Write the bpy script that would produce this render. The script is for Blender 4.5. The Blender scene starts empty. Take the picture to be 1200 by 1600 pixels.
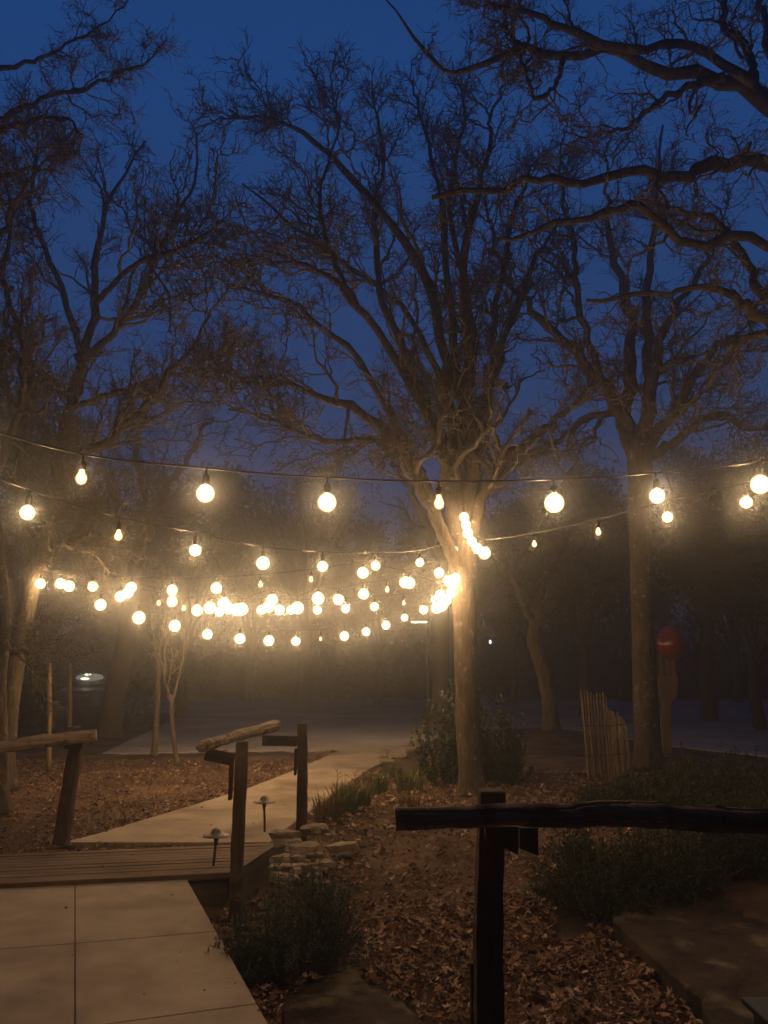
import bpy, math, random
import numpy as np
R = np.random.default_rng(7)
random.seed(7)
S = bpy.context.scene
COL = S.collection
rad = math.radians
# ------------------------------------------------------------------ camera
F = 1240.0; CW, CH = 1200, 1600
CAMH = 1.6; PITCH = math.atan(240/F)
cam = bpy.data.cameras.new('camera'); camo = bpy.data.objects.new('camera', cam); COL.objects.link(camo)
camo.location = (0, 0, CAMH); camo.rotation_euler = (math.pi/2+PITCH, 0, 0)
cam.sensor_fit = 'VERTICAL'; cam.sensor_height = 36; cam.lens = 36*F/CH
cam.clip_start = 0.05; cam.clip_end = 3000
S.camera = camo
# ------------------------------------------------------------------ sky
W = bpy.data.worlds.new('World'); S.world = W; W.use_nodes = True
nt = W.node_tree; nt.nodes.clear()
wo = nt.nodes.new('ShaderNodeOutputWorld'); bg = nt.nodes.new('ShaderNodeBackground')
tcw = nt.nodes.new('ShaderNodeTexCoord'); sxz = nt.nodes.new('ShaderNodeSeparateXYZ'); rmp = nt.nodes.new('ShaderNodeValToRGB')
nt.links.new(tcw.outputs['Generated'], sxz.inputs[0]); nt.links.new(sxz.outputs[2], rmp.inputs[0])      # dusk sky: height above the horizon sets its blue
e_ = rmp.color_ramp.elements; e_[0].position = 0; e_[0].color = (.026, .042, .105, 1); e_[1].position = 1; e_[1].color = (.003, .012, .05, 1)
for p_, c_ in ((.3, (.019, .054, .160, 1)), (.64, (.012, .056, .200, 1)), (.78, (.010, .042, .155, 1))): q_ = e_.new(p_); q_.color = c_
# sky dimmed behind the camera (-Y) to hold down its blue fill
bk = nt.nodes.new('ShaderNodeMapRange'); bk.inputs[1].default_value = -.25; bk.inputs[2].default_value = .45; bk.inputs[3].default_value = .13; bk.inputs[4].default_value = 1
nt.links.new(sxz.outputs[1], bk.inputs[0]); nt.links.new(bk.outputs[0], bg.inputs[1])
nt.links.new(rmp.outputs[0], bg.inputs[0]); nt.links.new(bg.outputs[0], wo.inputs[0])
S.view_settings.view_transform = 'Standard'; S.view_settings.look = 'None'
S.view_settings.exposure = 0; S.view_settings.gamma = 1
S.cycles.use_denoising = True
S.cycles.max_bounces = 4; S.cycles.diffuse_bounces = 2; S.cycles.glossy_bounces = 2
S.cycles.transparent_max_bounces = 12; S.cycles.volume_bounces = 0
S.cycles.use_adaptive_sampling = False
S.cycles.sample_clamp_indirect = 3
BULB_W = 23.0       # watts of one lit bulb's lamp
LCOL = (1.0, 0.59, 0.265)
FOG_DENSITY = 0.013; FOG_G = 0.962; MIST_DENSITY = 0.0050; MIST_G = 0.25
CREAM = (1.0, 0.72, 0.40)

# ------------------------------------------------------------------ pixel helpers
cp, sp_ = math.cos(PITCH), math.sin(PITCH)
def ray(px, py):
    a, b = px-600, 800-py
    return np.array((a, F*cp-b*sp_, F*sp_+b*cp))
def P(px, py, d):
    r = ray(px, py); return r*(d/r[1])+np.array((0, 0, CAMH))
def G(px, py, z=0.0):
    r = ray(px, py); return r*((z-CAMH)/r[2])+np.array((0, 0, CAMH))
def pxm(n, d): return n*d/F
def smooth(t): t = np.clip(t, 0, 1); return t*t*(3-2*t)
def gz(x, y):
    """height of the bare ground"""
    low = smooth((x+1.9)/.5)*smooth((9.3-y)/2.2)*smooth((3.2-x)/2)
    return -0.035-0.17*low+0.012*np.sin(x*1.7+y*.6)*np.cos(y*1.3-x*.4)
def GG(px, py):
    z = 0.
    for _ in range(8):
        p = G(px, py, z); z = float(gz(p[0], p[1]))
    p[2] = z; return p

# ------------------------------------------------------------------ objects
def tag(o, label=None, cat=None, group=None, kind=None):
    if label: o['label'] = label
    if cat: o['category'] = cat
    if group: o['group'] = group
    if kind: o['kind'] = kind
    return o
def thing(name, loc, label, cat, group=None):
    o = bpy.data.objects.new(name, None); COL.objects.link(o); o.location = loc; o.empty_display_size = .1
    return tag(o, label, cat, group)
def mesh(name, v, f, mat, parent=None, sm=False):
    """v world coordinates; f list of index tuples or int arrays (n,3)/(n,4)"""
    v = np.asarray(v, float).reshape(-1, 3)
    m = bpy.data.meshes.new(name)
    if isinstance(f, np.ndarray): f = [f]
    if len(f) and isinstance(f[0], np.ndarray):
        idx = np.concatenate([a.ravel() for a in f]).astype(np.int32)
        tot = np.concatenate([np.full(len(a), a.shape[1]) for a in f]).astype(np.int32)
    else:
        idx = np.array([i for t in f for i in t], np.int32); tot = np.array([len(t) for t in f], np.int32)
    st = np.concatenate(([0], np.cumsum(tot)[:-1])).astype(np.int32)
    off = np.array(parent_world(parent)) if parent else np.zeros(3)
    m.vertices.add(len(v)); m.vertices.foreach_set('co', (v-off).astype(np.float32).ravel())
    m.loops.add(len(idx)); m.loops.foreach_set('vertex_index', idx)
    m.polygons.add(len(tot)); m.polygons.foreach_set('loop_start', st)
    try: m.polygons.foreach_set('loop_total', tot)
    except Exception: pass
    m.polygons.foreach_set('use_smooth', np.full(len(tot), sm, bool))
    m.update(calc_edges=True); m.validate()
    m.materials.append(mat)
    o = bpy.data.objects.new(name, m); COL.objects.link(o)
    if parent: o.parent = parent
    return o
def parent_world(o):
    l = np.zeros(3)
    while o: l = l+np.array(o.location); o = o.parent
    return l
class MB:
    def __init__(s): s.v = []; s.f = []; s.n = 0
    def add(s, v, f):
        v = np.asarray(v, float).reshape(-1, 3)
        s.v.append(v); s.f += [tuple(int(i)+s.n for i in t) for t in f]; s.n += len(v); return s
    def box(s, c, size, rz=0, rx=0, ry=0, bev=0.0):
        hx, hy, hz = np.array(size)/2
        b = min(bev, hx*.9, hy*.9, hz*.9)
        import itertools
        if b <= 0:
            v = np.array([(x, y, z) for x in (-hx, hx) for y in (-hy, hy) for z in (-hz, hz)])
            f = [(0, 1, 3, 2), (4, 6, 7, 5), (0, 4, 5, 1), (2, 3, 7, 6), (0, 2, 6, 4), (1, 5, 7, 3)]
        else:
            import bmesh
            bm = bmesh.new(); bmesh.ops.create_cube(bm, size=1)
            for q in bm.verts: q.co = (q.co.x*2*hx, q.co.y*2*hy, q.co.z*2*hz)
            bmesh.ops.bevel(bm, geom=bm.edges[:], offset=b, segments=2, affect='EDGES', profile=.6)
            bm.verts.ensure_lookup_table()
            v = np.array([q.co[:] for q in bm.verts]); f = [tuple(w.index for w in g.verts) for g in bm.faces]; bm.free()
        v = v@rotm(rx, ry, rz).T+np.array(c)
        return s.add(v, f)
    def lathe(s, c, prof, n=16, M=None):
        k = len(prof); a = np.linspace(0, 2*math.pi, n, endpoint=False)
        v = np.array([(r*math.cos(t), r*math.sin(t), z) for r, z in prof for t in a])
        if M is not None: v = v@M.T
        f = [(i*n+j, i*n+(j+1) % n, (i+1)*n+(j+1) % n, (i+1)*n+j) for i in range(k-1) for j in range(n)]
        if prof[0][0] > 1e-4: f.append(tuple(range(n-1, -1, -1)))
        if prof[-1][0] > 1e-4: f.append(tuple((k-1)*n+j for j in range(n)))
        return s.add(v+np.array(c), f)
    def tube(s, pts, r, n=8, wob=0.0, seed=0):
        v, f = tube1(pts, r, n, wob, seed); return s.add(v, f)
    def build(s, name, mat, parent=None, sm=False):
        return mesh(name, np.concatenate(s.v), s.f, mat, parent, sm)
def rotm(rx, ry, rz):
    c, q = math.cos, math.sin
    X = np.array([(1, 0, 0), (0, c(rx), -q(rx)), (0, q(rx), c(rx))])
    Y = np.array([(c(ry), 0, q(ry)), (0, 1, 0), (-q(ry), 0, c(ry))])
    Z = np.array([(c(rz), -q(rz), 0), (q(rz), c(rz), 0), (0, 0, 1)])
    return Z@Y@X
def catmull(p, n):
    p = np.asarray(p, float)
    q = np.vstack([2*p[0]-p[1], p, 2*p[-1]-p[-2]])
    t = np.linspace(0, len(p)-1, n); i = np.minimum(t.astype(int), len(p)-2); u = (t-i)[:, None]
    a, b, c, d = q[i], q[i+1], q[i+2], q[i+3]
    return .5*((2*b)+(c-a)*u+(2*a-5*b+4*c-d)*u*u+(-a+3*b-3*c+d)*u**3)
def frames(p):
    t = np.gradient(p, axis=-2); t /= np.linalg.norm(t, axis=-1, keepdims=True)+1e-9
    return t
def tube1(pts, r, n=8, wob=0., seed=0):
    p = np.asarray(pts, float); k = len(p); t = frames(p); r = np.broadcast_to(r, (k,))
    ref = np.array((.31, .17, .93)); 
    if abs((t@ref)).max() > .93: ref = np.array((.9, -.4, .1))
    u = np.cross(t, ref); u /= np.linalg.norm(u, axis=1, keepdims=True); w = np.cross(t, u)
    a = np.linspace(0, 2*math.pi, n, endpoint=False)
    rr = r[:, None]*np.ones(n)
    if wob:
        g = np.random.default_rng(seed); L = np.cumsum(np.r_[0, np.linalg.norm(np.diff(p, axis=0), axis=1)])[:, None]
        acc = 0
        for q in range(9):
            acc = acc+np.sin(L*g.uniform(2, 34)*(.12/max(r.mean(), .02))*.5+g.integers(1, 5)*a+g.uniform(0, 6))*g.uniform(.3, 1)/(1+q*.3)
        acc = acc+1.6*np.sign(np.sin(a*3+seed+L*1.2))*np.abs(np.sin(a*3+seed+L*1.2))**6*-.5
        rr = rr*(1+wob*acc/2.2)
    v = p[:, None]+rr[..., None]*(np.cos(a)[None, :, None]*u[:, None]+np.sin(a)[None, :, None]*w[:, None])
    f = [(i*n+j, i*n+(j+1) % n, (i+1)*n+(j+1) % n, (i+1)*n+j) for i in range(k-1) for j in range(n)]
    f += [tuple(range(n-1, -1, -1)), tuple((k-1)*n+j for j in range(n))]
    return v.reshape(-1, 3), f

def tubes(p, r, n):
    """p (N,K,3), r (N,K) -> verts, quads"""
    N, K, _ = p.shape
    t = np.gradient(p, axis=1); t /= np.linalg.norm(t, axis=2, keepdims=True)+1e-9
    mt = t.mean(1); ref = np.where(np.abs(mt[:, 2:3]) < .75, np.array((0, 0, 1.)), np.array((1., 0, 0)))
    u = np.cross(t, ref[:, None]); u /= np.linalg.norm(u, axis=2, keepdims=True)+1e-9; w = np.cross(t, u)
    a = np.linspace(0, 2*math.pi, n, endpoint=False)
    v = p[:, :, None]+r[:, :, None, None]*(np.cos(a)[None, None, :, None]*u[:, :, None]+np.sin(a)[None, None, :, None]*w[:, :, None])
    ix = np.arange(N*K*n).reshape(N, K, n); nx_ = np.roll(ix, -1, 2)
    q = np.stack([ix[:, :-1], nx_[:, :-1], nx_[:, 1:], ix[:, 1:]], -1).reshape(-1, 4)
    return v.reshape(-1, 3), q
# ------------------------------------------------------------------ materials
def mat(name, c1, c2, scale=8, rough=.85, bump=.3, bscale=None, stretch=(1, 1, 1), c3=None, s3=1.5, spec=.3, t3=(.5, .62), dist=.02):
    m = bpy.data.materials.new(name); m.use_nodes = True; n = m.node_tree; L = n.links
    b = n.nodes['Principled BSDF']; b.inputs['Roughness'].default_value = rough
    b.inputs['Specular IOR Level'].default_value = spec
    tc = n.nodes.new('ShaderNodeTexCoord'); mp = n.nodes.new('ShaderNodeMapping'); mp.inputs['Scale'].default_value = stretch
    L.new(tc.outputs['Object'], mp.inputs[0])
    no = n.nodes.new('ShaderNodeTexNoise'); no.inputs['Scale'].default_value = scale; no.inputs['Detail'].default_value = 6; no.inputs['Roughness'].default_value = .65
    L.new(mp.outputs[0], no.inputs[0])
    cr = n.nodes.new('ShaderNodeValToRGB'); cr.color_ramp.elements[0].position = .32; cr.color_ramp.elements[1].position = .68
    cr.color_ramp.elements[0].color = (*c1, 1); cr.color_ramp.elements[1].color = (*c2, 1)
    L.new(no.outputs[0], cr.inputs[0]); out = cr.outputs[0]
    if c3:
        n3 = n.nodes.new('ShaderNodeTexNoise'); n3.inputs['Scale'].default_value = s3; n3.inputs['Detail'].default_value = 5
        L.new(tc.outputs['Object'], n3.inputs[0])
        r3 = n.nodes.new('ShaderNodeValToRGB'); r3.color_ramp.elements[0].position = t3[0]; r3.color_ramp.elements[1].position = t3[1]
        L.new(n3.outputs[0], r3.inputs[0])
        mx = n.nodes.new('ShaderNodeMix'); mx.data_type = 'RGBA'; L.new(r3.outputs[0], mx.inputs[0])
        L.new(out, mx.inputs[6]); mx.inputs[7].default_value = (*c3, 1); out = mx.outputs[2]
    L.new(out, b.inputs['Base Color'])
    if bump:
        nb = n.nodes.new('ShaderNodeTexNoise'); nb.inputs['Scale'].default_value = bscale or scale*2; nb.inputs['Detail'].default_value = 8; nb.inputs['Roughness'].default_value = .7
        L.new(mp.outputs[0], nb.inputs[0])
        bp = n.nodes.new('ShaderNodeBump'); bp.inputs['Strength'].default_value = bump; bp.inputs['Distance'].default_value = dist
        L.new(nb.outputs[0], bp.inputs['Height']); L.new(bp.outputs[0], b.inputs['Normal'])
    return m
M = {}
M['bark'] = mat('bark', (.05, .039, .029), (.19, .148, .107), 20, .95, 1, 30, (1, 1, .22), dist=.045, c3=(.30, .29, .24), s3=11, t3=(.62, .68))
M['bark_near'] = mat('bark_near', (.05, .042, .032), (.16, .135, .10), 10, .95, .8, 22, c3=(.17, .18, .13), s3=9, t3=(.58, .66))
M['twig'] = mat('twig', (.10, .088, .072), (.23, .205, .17), 6, .95, 0)
M['far_bark'] = mat('far_bark', (.05, .04, .03), (.11, .09, .065), 6, .95, .4)
M['post'] = mat('post_wood', (.045, .028, .017), (.14, .09, .055), 9, .9, .7, 18, (3.2, 3.2, .35), c3=(.18, .14, .10), s3=4, t3=(.6, .75))
M['bracket'] = mat('bracket_wood', (.035, .024, .016), (.08, .055, .036), 8, .9, .5, 18, (1, 4, 4))
M['log'] = mat('peeled_log', (.24, .18, .11), (.55, .45, .31), 9, .85, .7, 20, (.5, 3, 3), c3=(.13, .09, .05), s3=7, t3=(.56, .66))
M['log_grey'] = mat('weathered_log', (.17, .135, .095), (.44, .37, .27), 9, .97, 1, 26, (.25, 5, 5), c3=(.07, .055, .04), s3=5, t3=(.5, .62), spec=.1)
M['plank'] = mat('deck_plank', (.15, .105, .07), (.30, .215, .145), 4, .8, .5, 30, (.35, 6, 3), c3=(.12, .08, .05), s3=1.1, t3=(.45, .7))
M['skirt'] = mat('skirt_wood', (.10, .08, .055), (.2, .16, .115), 5, .85, .4, 20, (.5, .5, 4))
M['concrete'] = mat('concrete', (.35, .29, .205), (.48, .41, .30), 2.6, .85, .5, 70, c3=(.19, .145, .105), s3=1.5, t3=(.44, .78), dist=.006)
M['path'] = mat('path_concrete', (.33, .27, .19), (.50, .42, .31), 1.9, .85, .5, 45, c3=(.17, .125, .085), s3=1.2, t3=(.48, .72), dist=.008)
M['dirt'] = mat('dirt', (.048, .029, .018), (.145, .09, .052), 5, .95, 1, 18, c3=(.20, .128, .075), s3=1.2, t3=(.45, .62), dist=.04)
M['drive'] = mat('driveway_gravel', (.36, .33, .29), (.48, .44, .39), 1.1, .95, .6, 24, c3=(.56, .52, .46), s3=.35, t3=(.45, .6), dist=.03)
M['stone'] = mat('limestone', (.24, .19, .13), (.44, .37, .27), 9, .9, .7, 14, c3=(.2, .15, .1), s3=6, t3=(.58, .68))
M['flag'] = mat('flagstone', (.035, .025, .017), (.115, .083, .054), 4.5, .9, 1, 12, c3=(.24, .21, .13), s3=3.2, t3=(.55, .66), dist=.05)
M['metal'] = mat('lamp_bronze', (.03, .022, .016), (.07, .05, .035), 20, .5, .1, spec=.6)
M['hat'] = mat('lamp_hat_metal', (.11, .085, .058), (.22, .17, .115), 12, .38, .15, spec=.8)
M['black'] = mat('socket_rubber', (.012, .011, .01), (.02, .018, .016), 20, .5, 0)
M['cable'] = mat('cable_rubber', (.03, .028, .026), (.05, .046, .042), 20, .35, 0, spec=.8)
M['rosemary'] = mat('rosemary_leaf', (.06, .095, .06), (.15, .20, .13), 9, .7, 0)
M['bush'] = mat('bush_leaf', (.03, .045, .018), (.065, .085, .03), 7, .75, 0)
M['glossy'] = mat('glossy_leaf', (.022, .038, .012), (.05, .075, .022), 8, .4, 0, spec=.5)
M['grass'] = mat('grass_blade', (.08, .11, .035), (.20, .22, .08), 9, .7, 0)
M['dry'] = mat('dry_stalk', (.16, .11, .06), (.30, .22, .12), 9, .8, 0)
M['cedar'] = mat('cedar_leaf', (.03, .04, .02), (.06, .07, .035), 3, .9, 0)
M['picket'] = mat('picket_wood', (.14, .10, .06), (.36, .27, .17), 9, .9, .5, 20, (4, 4, .4))
M['forkwood'] = mat('fork_wood', (.19, .13, .075), (.30, .215, .13), 5, .7, .2, 20, (4, 4, .5))
M['tomato'] = mat('tomato_red', (.19, .008, .010), (.27, .012, .014), 3, .22, 0, spec=.9)
M['teal'] = mat('teal_paint', (.012, .035, .032), (.025, .055, .05), 5, .45, .1)
M['car'] = mat('car_paint', (.10, .11, .12), (.13, .14, .15), 3, .3, 0, spec=.8)
M['glass'] = mat('car_glass', (.02, .022, .025), (.03, .032, .036), 3, .06, 0, spec=1)
M['rubber'] = mat('tyre_rubber', (.015, .015, .015), (.03, .03, .03), 9, .8, 0)
M['chrome'] = mat('rim_metal', (.35, .35, .35), (.5, .5, .5), 9, .3, 0)
def leafmat():
    m = bpy.data.materials.new('dead_leaf'); m.use_nodes = True; n = m.node_tree; L = n.links
    b = n.nodes['Principled BSDF']; b.inputs['Roughness'].default_value = .75; b.inputs['Specular IOR Level'].default_value = .3
    g = n.nodes.new('ShaderNodeNewGeometry'); cr = n.nodes.new('ShaderNodeValToRGB')
    e = cr.color_ramp; e.elements[0].color = (.11, .057, .034, 1); e.elements[1].color = (.60, .44, .31, 1)
    q = e.elements.new(.45); q.color = (.21, .12, .068, 1); q = e.elements.new(.8); q.color = (.32, .205, .125, 1)
    L.new(g.outputs['Random Per Island'], cr.inputs[0]); L.new(cr.outputs[0], b.inputs['Base Color'])
    return m
M['leaf'] = leafmat()
def bulbmat(name, strength, pa, pe, col):
    """bulb globe: emission fading to a clear rim stands in for lens bloom"""
    m = bpy.data.materials.new(name); m.use_nodes = True; n = m.node_tree; n.nodes.clear(); L = n.links
    o = n.nodes.new('ShaderNodeOutputMaterial'); e = n.nodes.new('ShaderNodeEmission'); t = n.nodes.new('ShaderNodeBsdfTransparent')
    mx = n.nodes.new('ShaderNodeMixShader'); lw = n.nodes.new('ShaderNodeLayerWeight'); lw.inputs[0].default_value = .5
    def mth(op, a, b):
        q = n.nodes.new('ShaderNodeMath'); q.operation = op
        for k, v in enumerate((a, b)):
            if isinstance(v, (int, float)): q.inputs[k].default_value = v
            else: L.new(v, q.inputs[k])
        return q.outputs[0]
    f = mth('SUBTRACT', 1, lw.outputs['Facing'])  # rim falloff by viewing angle, imitating lens bloom in the emission
    L.new(mth('MULTIPLY', mth('POWER', f, pa), .7), mx.inputs[0])
    L.new(mth('MULTIPLY', mth('POWER', f, pe), strength), e.inputs[1])
    e.inputs[0].default_value = (*col, 1)
    L.new(t.outputs[0], mx.inputs[1]); L.new(e.outputs[0], mx.inputs[2]); L.new(mx.outputs[0], o.inputs[0])
    m.cycles.emission_sampling = 'NONE'
    return m
M['bulb'] = bulbmat('lit_globe', 22, 1.3, 2.4, (1, .64, .28))
M['dimbulb'] = bulbmat('dim_globe', 7, .7, 1.1, (1, .5, .2))
def emis(name, c, s):
    m = bpy.data.materials.new(name); m.use_nodes = True; n = m.node_tree; n.nodes.clear()
    o = n.nodes.new('ShaderNodeOutputMaterial'); e = n.nodes.new('ShaderNodeEmission'); e.inputs[0].default_value = (*c, 1); e.inputs[1].default_value = s
    n.links.new(e.outputs[0], o.inputs[0]); return m
M['white_lamp'] = emis('white_lamp', (1, .95, .85), 6)
M['car_glint'] = emis('painted_car_glint', (1, .93, .72), 2.5)

# ------------------------------------------------------------------ ground and paving
def axis(lo, hi, fine_lo, fine_hi, st):
    a = list(np.arange(fine_lo, fine_hi, st)); s = st; x = fine_hi
    while x < hi: a.append(x); s *= 1.22; x += s
    a.append(hi); s = st; x = fine_lo-st; b = []
    while x > lo: b.append(x); s *= 1.22; x -= s
    b.append(lo); return np.array(b[::-1]+a)
xs = axis(-250, 250, -5, 5, .09); ys = axis(-40, 300, 1.5, 11, .09)
X, Y = np.meshgrid(xs, ys); Z = gz(X, Y)
near = (np.hypot(X, Y) < 30)
Z = Z+near*.012*(np.sin(X*9+Y*4)*np.sin(Y*8-X*3)+.7*np.sin(X*17-Y*11)*np.sin(Y*19+X*5))
nx, ny = len(xs), len(ys); ii = np.arange(nx*ny).reshape(ny, nx)
q = np.stack([ii[:-1, :-1], ii[:-1, 1:], ii[1:, 1:], ii[1:, :-1]], -1).reshape(-1, 4)
tag(mesh('ground', np.stack([X, Y, Z], -1), q, M['dirt'], sm=True), kind='structure')

def slab(name, outline, z1, z0, m, inset=.012, kind='structure'):
    """solid slab from a world 2D outline with an eased top edge"""
    o = np.array([(p[0], p[1]) for p in outline]); n = len(o); c = o.mean(0)
    a = .5*np.sum(o[:, 0]*np.roll(o[:, 1], -1)-np.roll(o[:, 0], -1)*o[:, 1])
    if a < 0: o = o[::-1]
    e = np.roll(o, -1, 0)-o; e /= np.linalg.norm(e, axis=1, keepdims=True)+1e-9
    nrm = np.stack([-e[:, 1], e[:, 0]], 1); nn = nrm+np.roll(nrm, 1, 0); nn /= np.linalg.norm(nn, axis=1, keepdims=True)+1e-9
    i = o+nn*inset
    v = np.vstack([np.c_[o, np.full(n, z0)], np.c_[o, np.full(n, z1-inset)], np.c_[i, np.full(n, z1)]])
    f = [(k, (k+1) % n, n+(k+1) % n, n+k) for k in range(n)]+[(n+k, n+(k+1) % n, 2*n+(k+1) % n, 2*n+k) for k in range(n)]
    f += [tuple(2*n+k for k in range(n)), tuple(range(n-1, -1, -1))]
    if name is None: return v, f
    ob = mesh(name, v, f, m)
    return tag(ob, kind=kind) if kind else ob
# near slab: panels with joints
rows = [1369, 1455, 1568, 1760, 2250]
Rt = [(290+.565*(y-1369), y) for y in rows]
J = [(117, y) for y in (1377, 1474, 1607, 1830, 2450)]
L1 = [(-46, 1385), (-99, 1490), (-167, 1627), (-300, 1880), (-600, 2600)]
L2 = [(-215, 1393), (-330, 1505), (-470, 1650), (-720, 1950), (-1300, 2800)]
L3 = [(-560, 1410), (-780, 1535), (-1080, 1700), (-1600, 2100), (-2600, 3200)]
cols = [[G(*p) for p in c] for c in (Rt, J, L1, L2, L3)]
mb = MB()
for i in range(4):
    for j in range(4):
        qd = np.array([cols[i][j], cols[i+1][j], cols[i+1][j+1], cols[i][j+1]]); c = qd.mean(0)
        gap = .004
        qd = qd+(c-qd)/np.linalg.norm(c-qd, axis=1, keepdims=True)*gap
        v, f = slab(None, qd, 0.0, -.14, None, .006); mb.add(v, f)
tag(mb.build('concrete_slab', M['concrete']), kind='structure')
slab('slab_base', [cols[0][0]*1+np.array((-.03, -.02, 0)), cols[4][0], cols[4][4], cols[0][4]+np.array((-.05, 0, 0))], -.02, -.2, M['dirt'])
# path
pl = [(95, 1316), (150, 1303), (215, 1283), (300, 1258), (390, 1230), (450, 1207), (500, 1186), (528, 1173)]
pr = [(420, 1316), (452, 1290), (490, 1262), (540, 1226), (585, 1197), (625, 1178), (662, 1163)]
slab('concrete_path', [G(*p) for p in pl]+[G(*p) for p in pr[::-1]], .0, -.08, M['path'], .01)
# driveway court beyond
dr = [(160, 1177), (330, 1175), (528, 1172.5), (600, 1168), (664, 1162), (690, 1150), (760, 1140), (850, 1135), (960, 1150), (1060, 1168), (1200, 1182), (1500, 1200),
      (1900, 1200)]
far = [(1900, 1082), (600, 1082), (-900, 1082), (-900, 1112), (60, 1112), (290, 1114), (235, 1142)]
slab('driveway', [G(*p, -.02) for p in dr]+[G(*p, -.02) for p in far], -.012, -.1, M['drive'], .01)

# ------------------------------------------------------------------ leaves on the ground
def leaves(name, pts, size, m, flat=.35, lift=.0):
    """lobed, cupped dead leaves: 10 outline verts and a centre"""
    n = len(pts); k = 10
    a = np.linspace(0, 2*math.pi, k, endpoint=False)
    rr = np.array([1.0, .5, .85, .45, .7, .55, .7, .45, .85, .5])
    base = np.stack([np.cos(a)*rr, np.sin(a)*rr*.72, np.zeros(k)], 1)
    base = np.vstack([base, (0, 0, 0)])
    V = np.broadcast_to(base, (n, k+1, 3)).copy(); V[:, :k] *= R.uniform(.55, 1.35, (n, k, 1))
    s = size*R.uniform(.35, 1.25, n); V *= s[:, None, None]
    cup = R.uniform(-.2, 1.1, (n, 1))/np.maximum(s[:, None], 1e-6)
    V[:, :, 2] += cup*V[:, :, 1]**2+R.uniform(-.6, .6, (n, 1))*V[:, :, 0]**2/s[:, None]
    V += R.normal(0, .09, V.shape)*s[:, None, None]
    th = R.uniform(0, 2*math.pi, n); tx = R.normal(0, flat, n); ty = R.normal(0, flat, n)
    c, q_ = np.cos, np.sin
    def rot(V, a, i, j):
        A, B = V[..., i].copy(), V[..., j].copy()
        V[..., i] = c(a)[:, None]*A-q_(a)[:, None]*B; V[..., j] = q_(a)[:, None]*A+c(a)[:, None]*B
    rot(V, tx, 1, 2); rot(V, ty, 0, 2); rot(V, th, 0, 1)
    V += np.asarray(pts)[:, None]; V[:, :, 2] += lift+s[:, None]*.25
    b = (np.arange(n)*(k+1))[:, None]
    f = np.stack([np.stack([b[:, 0]+k, b[:, 0]+i, b[:, 0]+(i+1) % k], 1) for i in range(k)], 1).reshape(-1, 3)
    return mesh(name, V.reshape(-1, 3), f, m)
def inside(px, poly):
    poly = np.asarray(poly); x, y = px[:, 0], px[:, 1]; r = np.zeros(len(px), bool); j = len(poly)-1
    for i in range(len(poly)):
        xi, yi, xj, yj = *poly[i], *poly[j]
        r ^= ((yi > y) != (yj > y)) & (x < (xj-xi)*(y-yi)/(yj-yi+1e-12)+xi); j = i
    return r
def w2(pl): return [tuple(G(*p)[:2]) for p in pl]
FLAG_R = [(958, 1405), (1035, 1378), (1140, 1372), (1300, 1350), (1500, 1380), (1600, 1700), (1180, 1720), (1085, 1600), (1010, 1520), (960, 1470)]
FLAG_S = [(868, 1440), (915, 1420), (930, 1445), (905, 1475), (862, 1478)]
FLAG_B = [(440, 1580), (495, 1530), (548, 1512), (575, 1540), (640, 1575), (690, 1640), (420, 1700)]
def gpoly(pl): return [tuple(GG(*p)[:2]) for p in pl]
fr, fs, fb = gpoly(FLAG_R), gpoly(FLAG_S), gpoly(FLAG_B)
slabpoly = [tuple(c[:2]) for c in (cols[0][0], cols[4][0], cols[4][4], cols[0][4])]
pathpoly = w2(pl+pr[::-1]); deckpoly = w2([(365, 1363), (437, 1316), (-400, 1345), (-400, 1405)])
drivepoly = [tuple(G(*p, -.02)[:2]) for p in dr+far]
def scatter(n, x0, x1, y0, y1, avoid, clump=0.0):
    p = np.c_[R.uniform(x0, x1, n), R.uniform(y0, y1, n)]
    k = np.ones(n, bool)
    for a in avoid: k &= ~inside(p, a)
    if clump:
        w = .5+.5*np.sin(p[:, 0]*2.3+1.1*np.sin(p[:, 1]*1.7))*np.sin(p[:, 1]*2.1+p[:, 0])
        k &= R.random(n) < (1-clump)+clump*w
    p = p[k]
    return np.c_[p, gz(p[:, 0], p[:, 1])+.012]
av = [fr, fs, fb, slabpoly, pathpoly, deckpoly, drivepoly]
pA = scatter(17000, -1.2, 3.2, 2.6, 6.6, av, .25); pA = np.r_[pA, scatter(16000, -.9, 5.5, 6.4, 13, av, .5)]
pA[:, 2] += R.uniform(0, .03, len(pA))
tag(leaves('fallen_leaves', pA, .044, M['leaf']), 'brown dead oak leaves covering the garden bed', 'leaves', kind='stuff')
pB = scatter(26000, -7, -1.0, 6.9, 14.5, av, .75)
pe = []
for i in range(len(pl)-1):          # drift of leaves along the path's edge
    a, b = G(*pl[i]), G(*pl[i+1]); n = int(120*np.linalg.norm(b-a))
    t = R.random(n)[:, None]; q0 = a+(b-a)*t+np.c_[-np.abs(R.normal(0, .12, n)), R.normal(0, .05, n), np.zeros(n)]; pe.append(q0)
pB = np.r_[pB, np.concatenate(pe)]
tag(leaves('leaf_litter', pB, .034, M['leaf'], .3), 'thin litter of dead leaves on the bare ground left of the path', 'leaves', kind='stuff')
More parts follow.
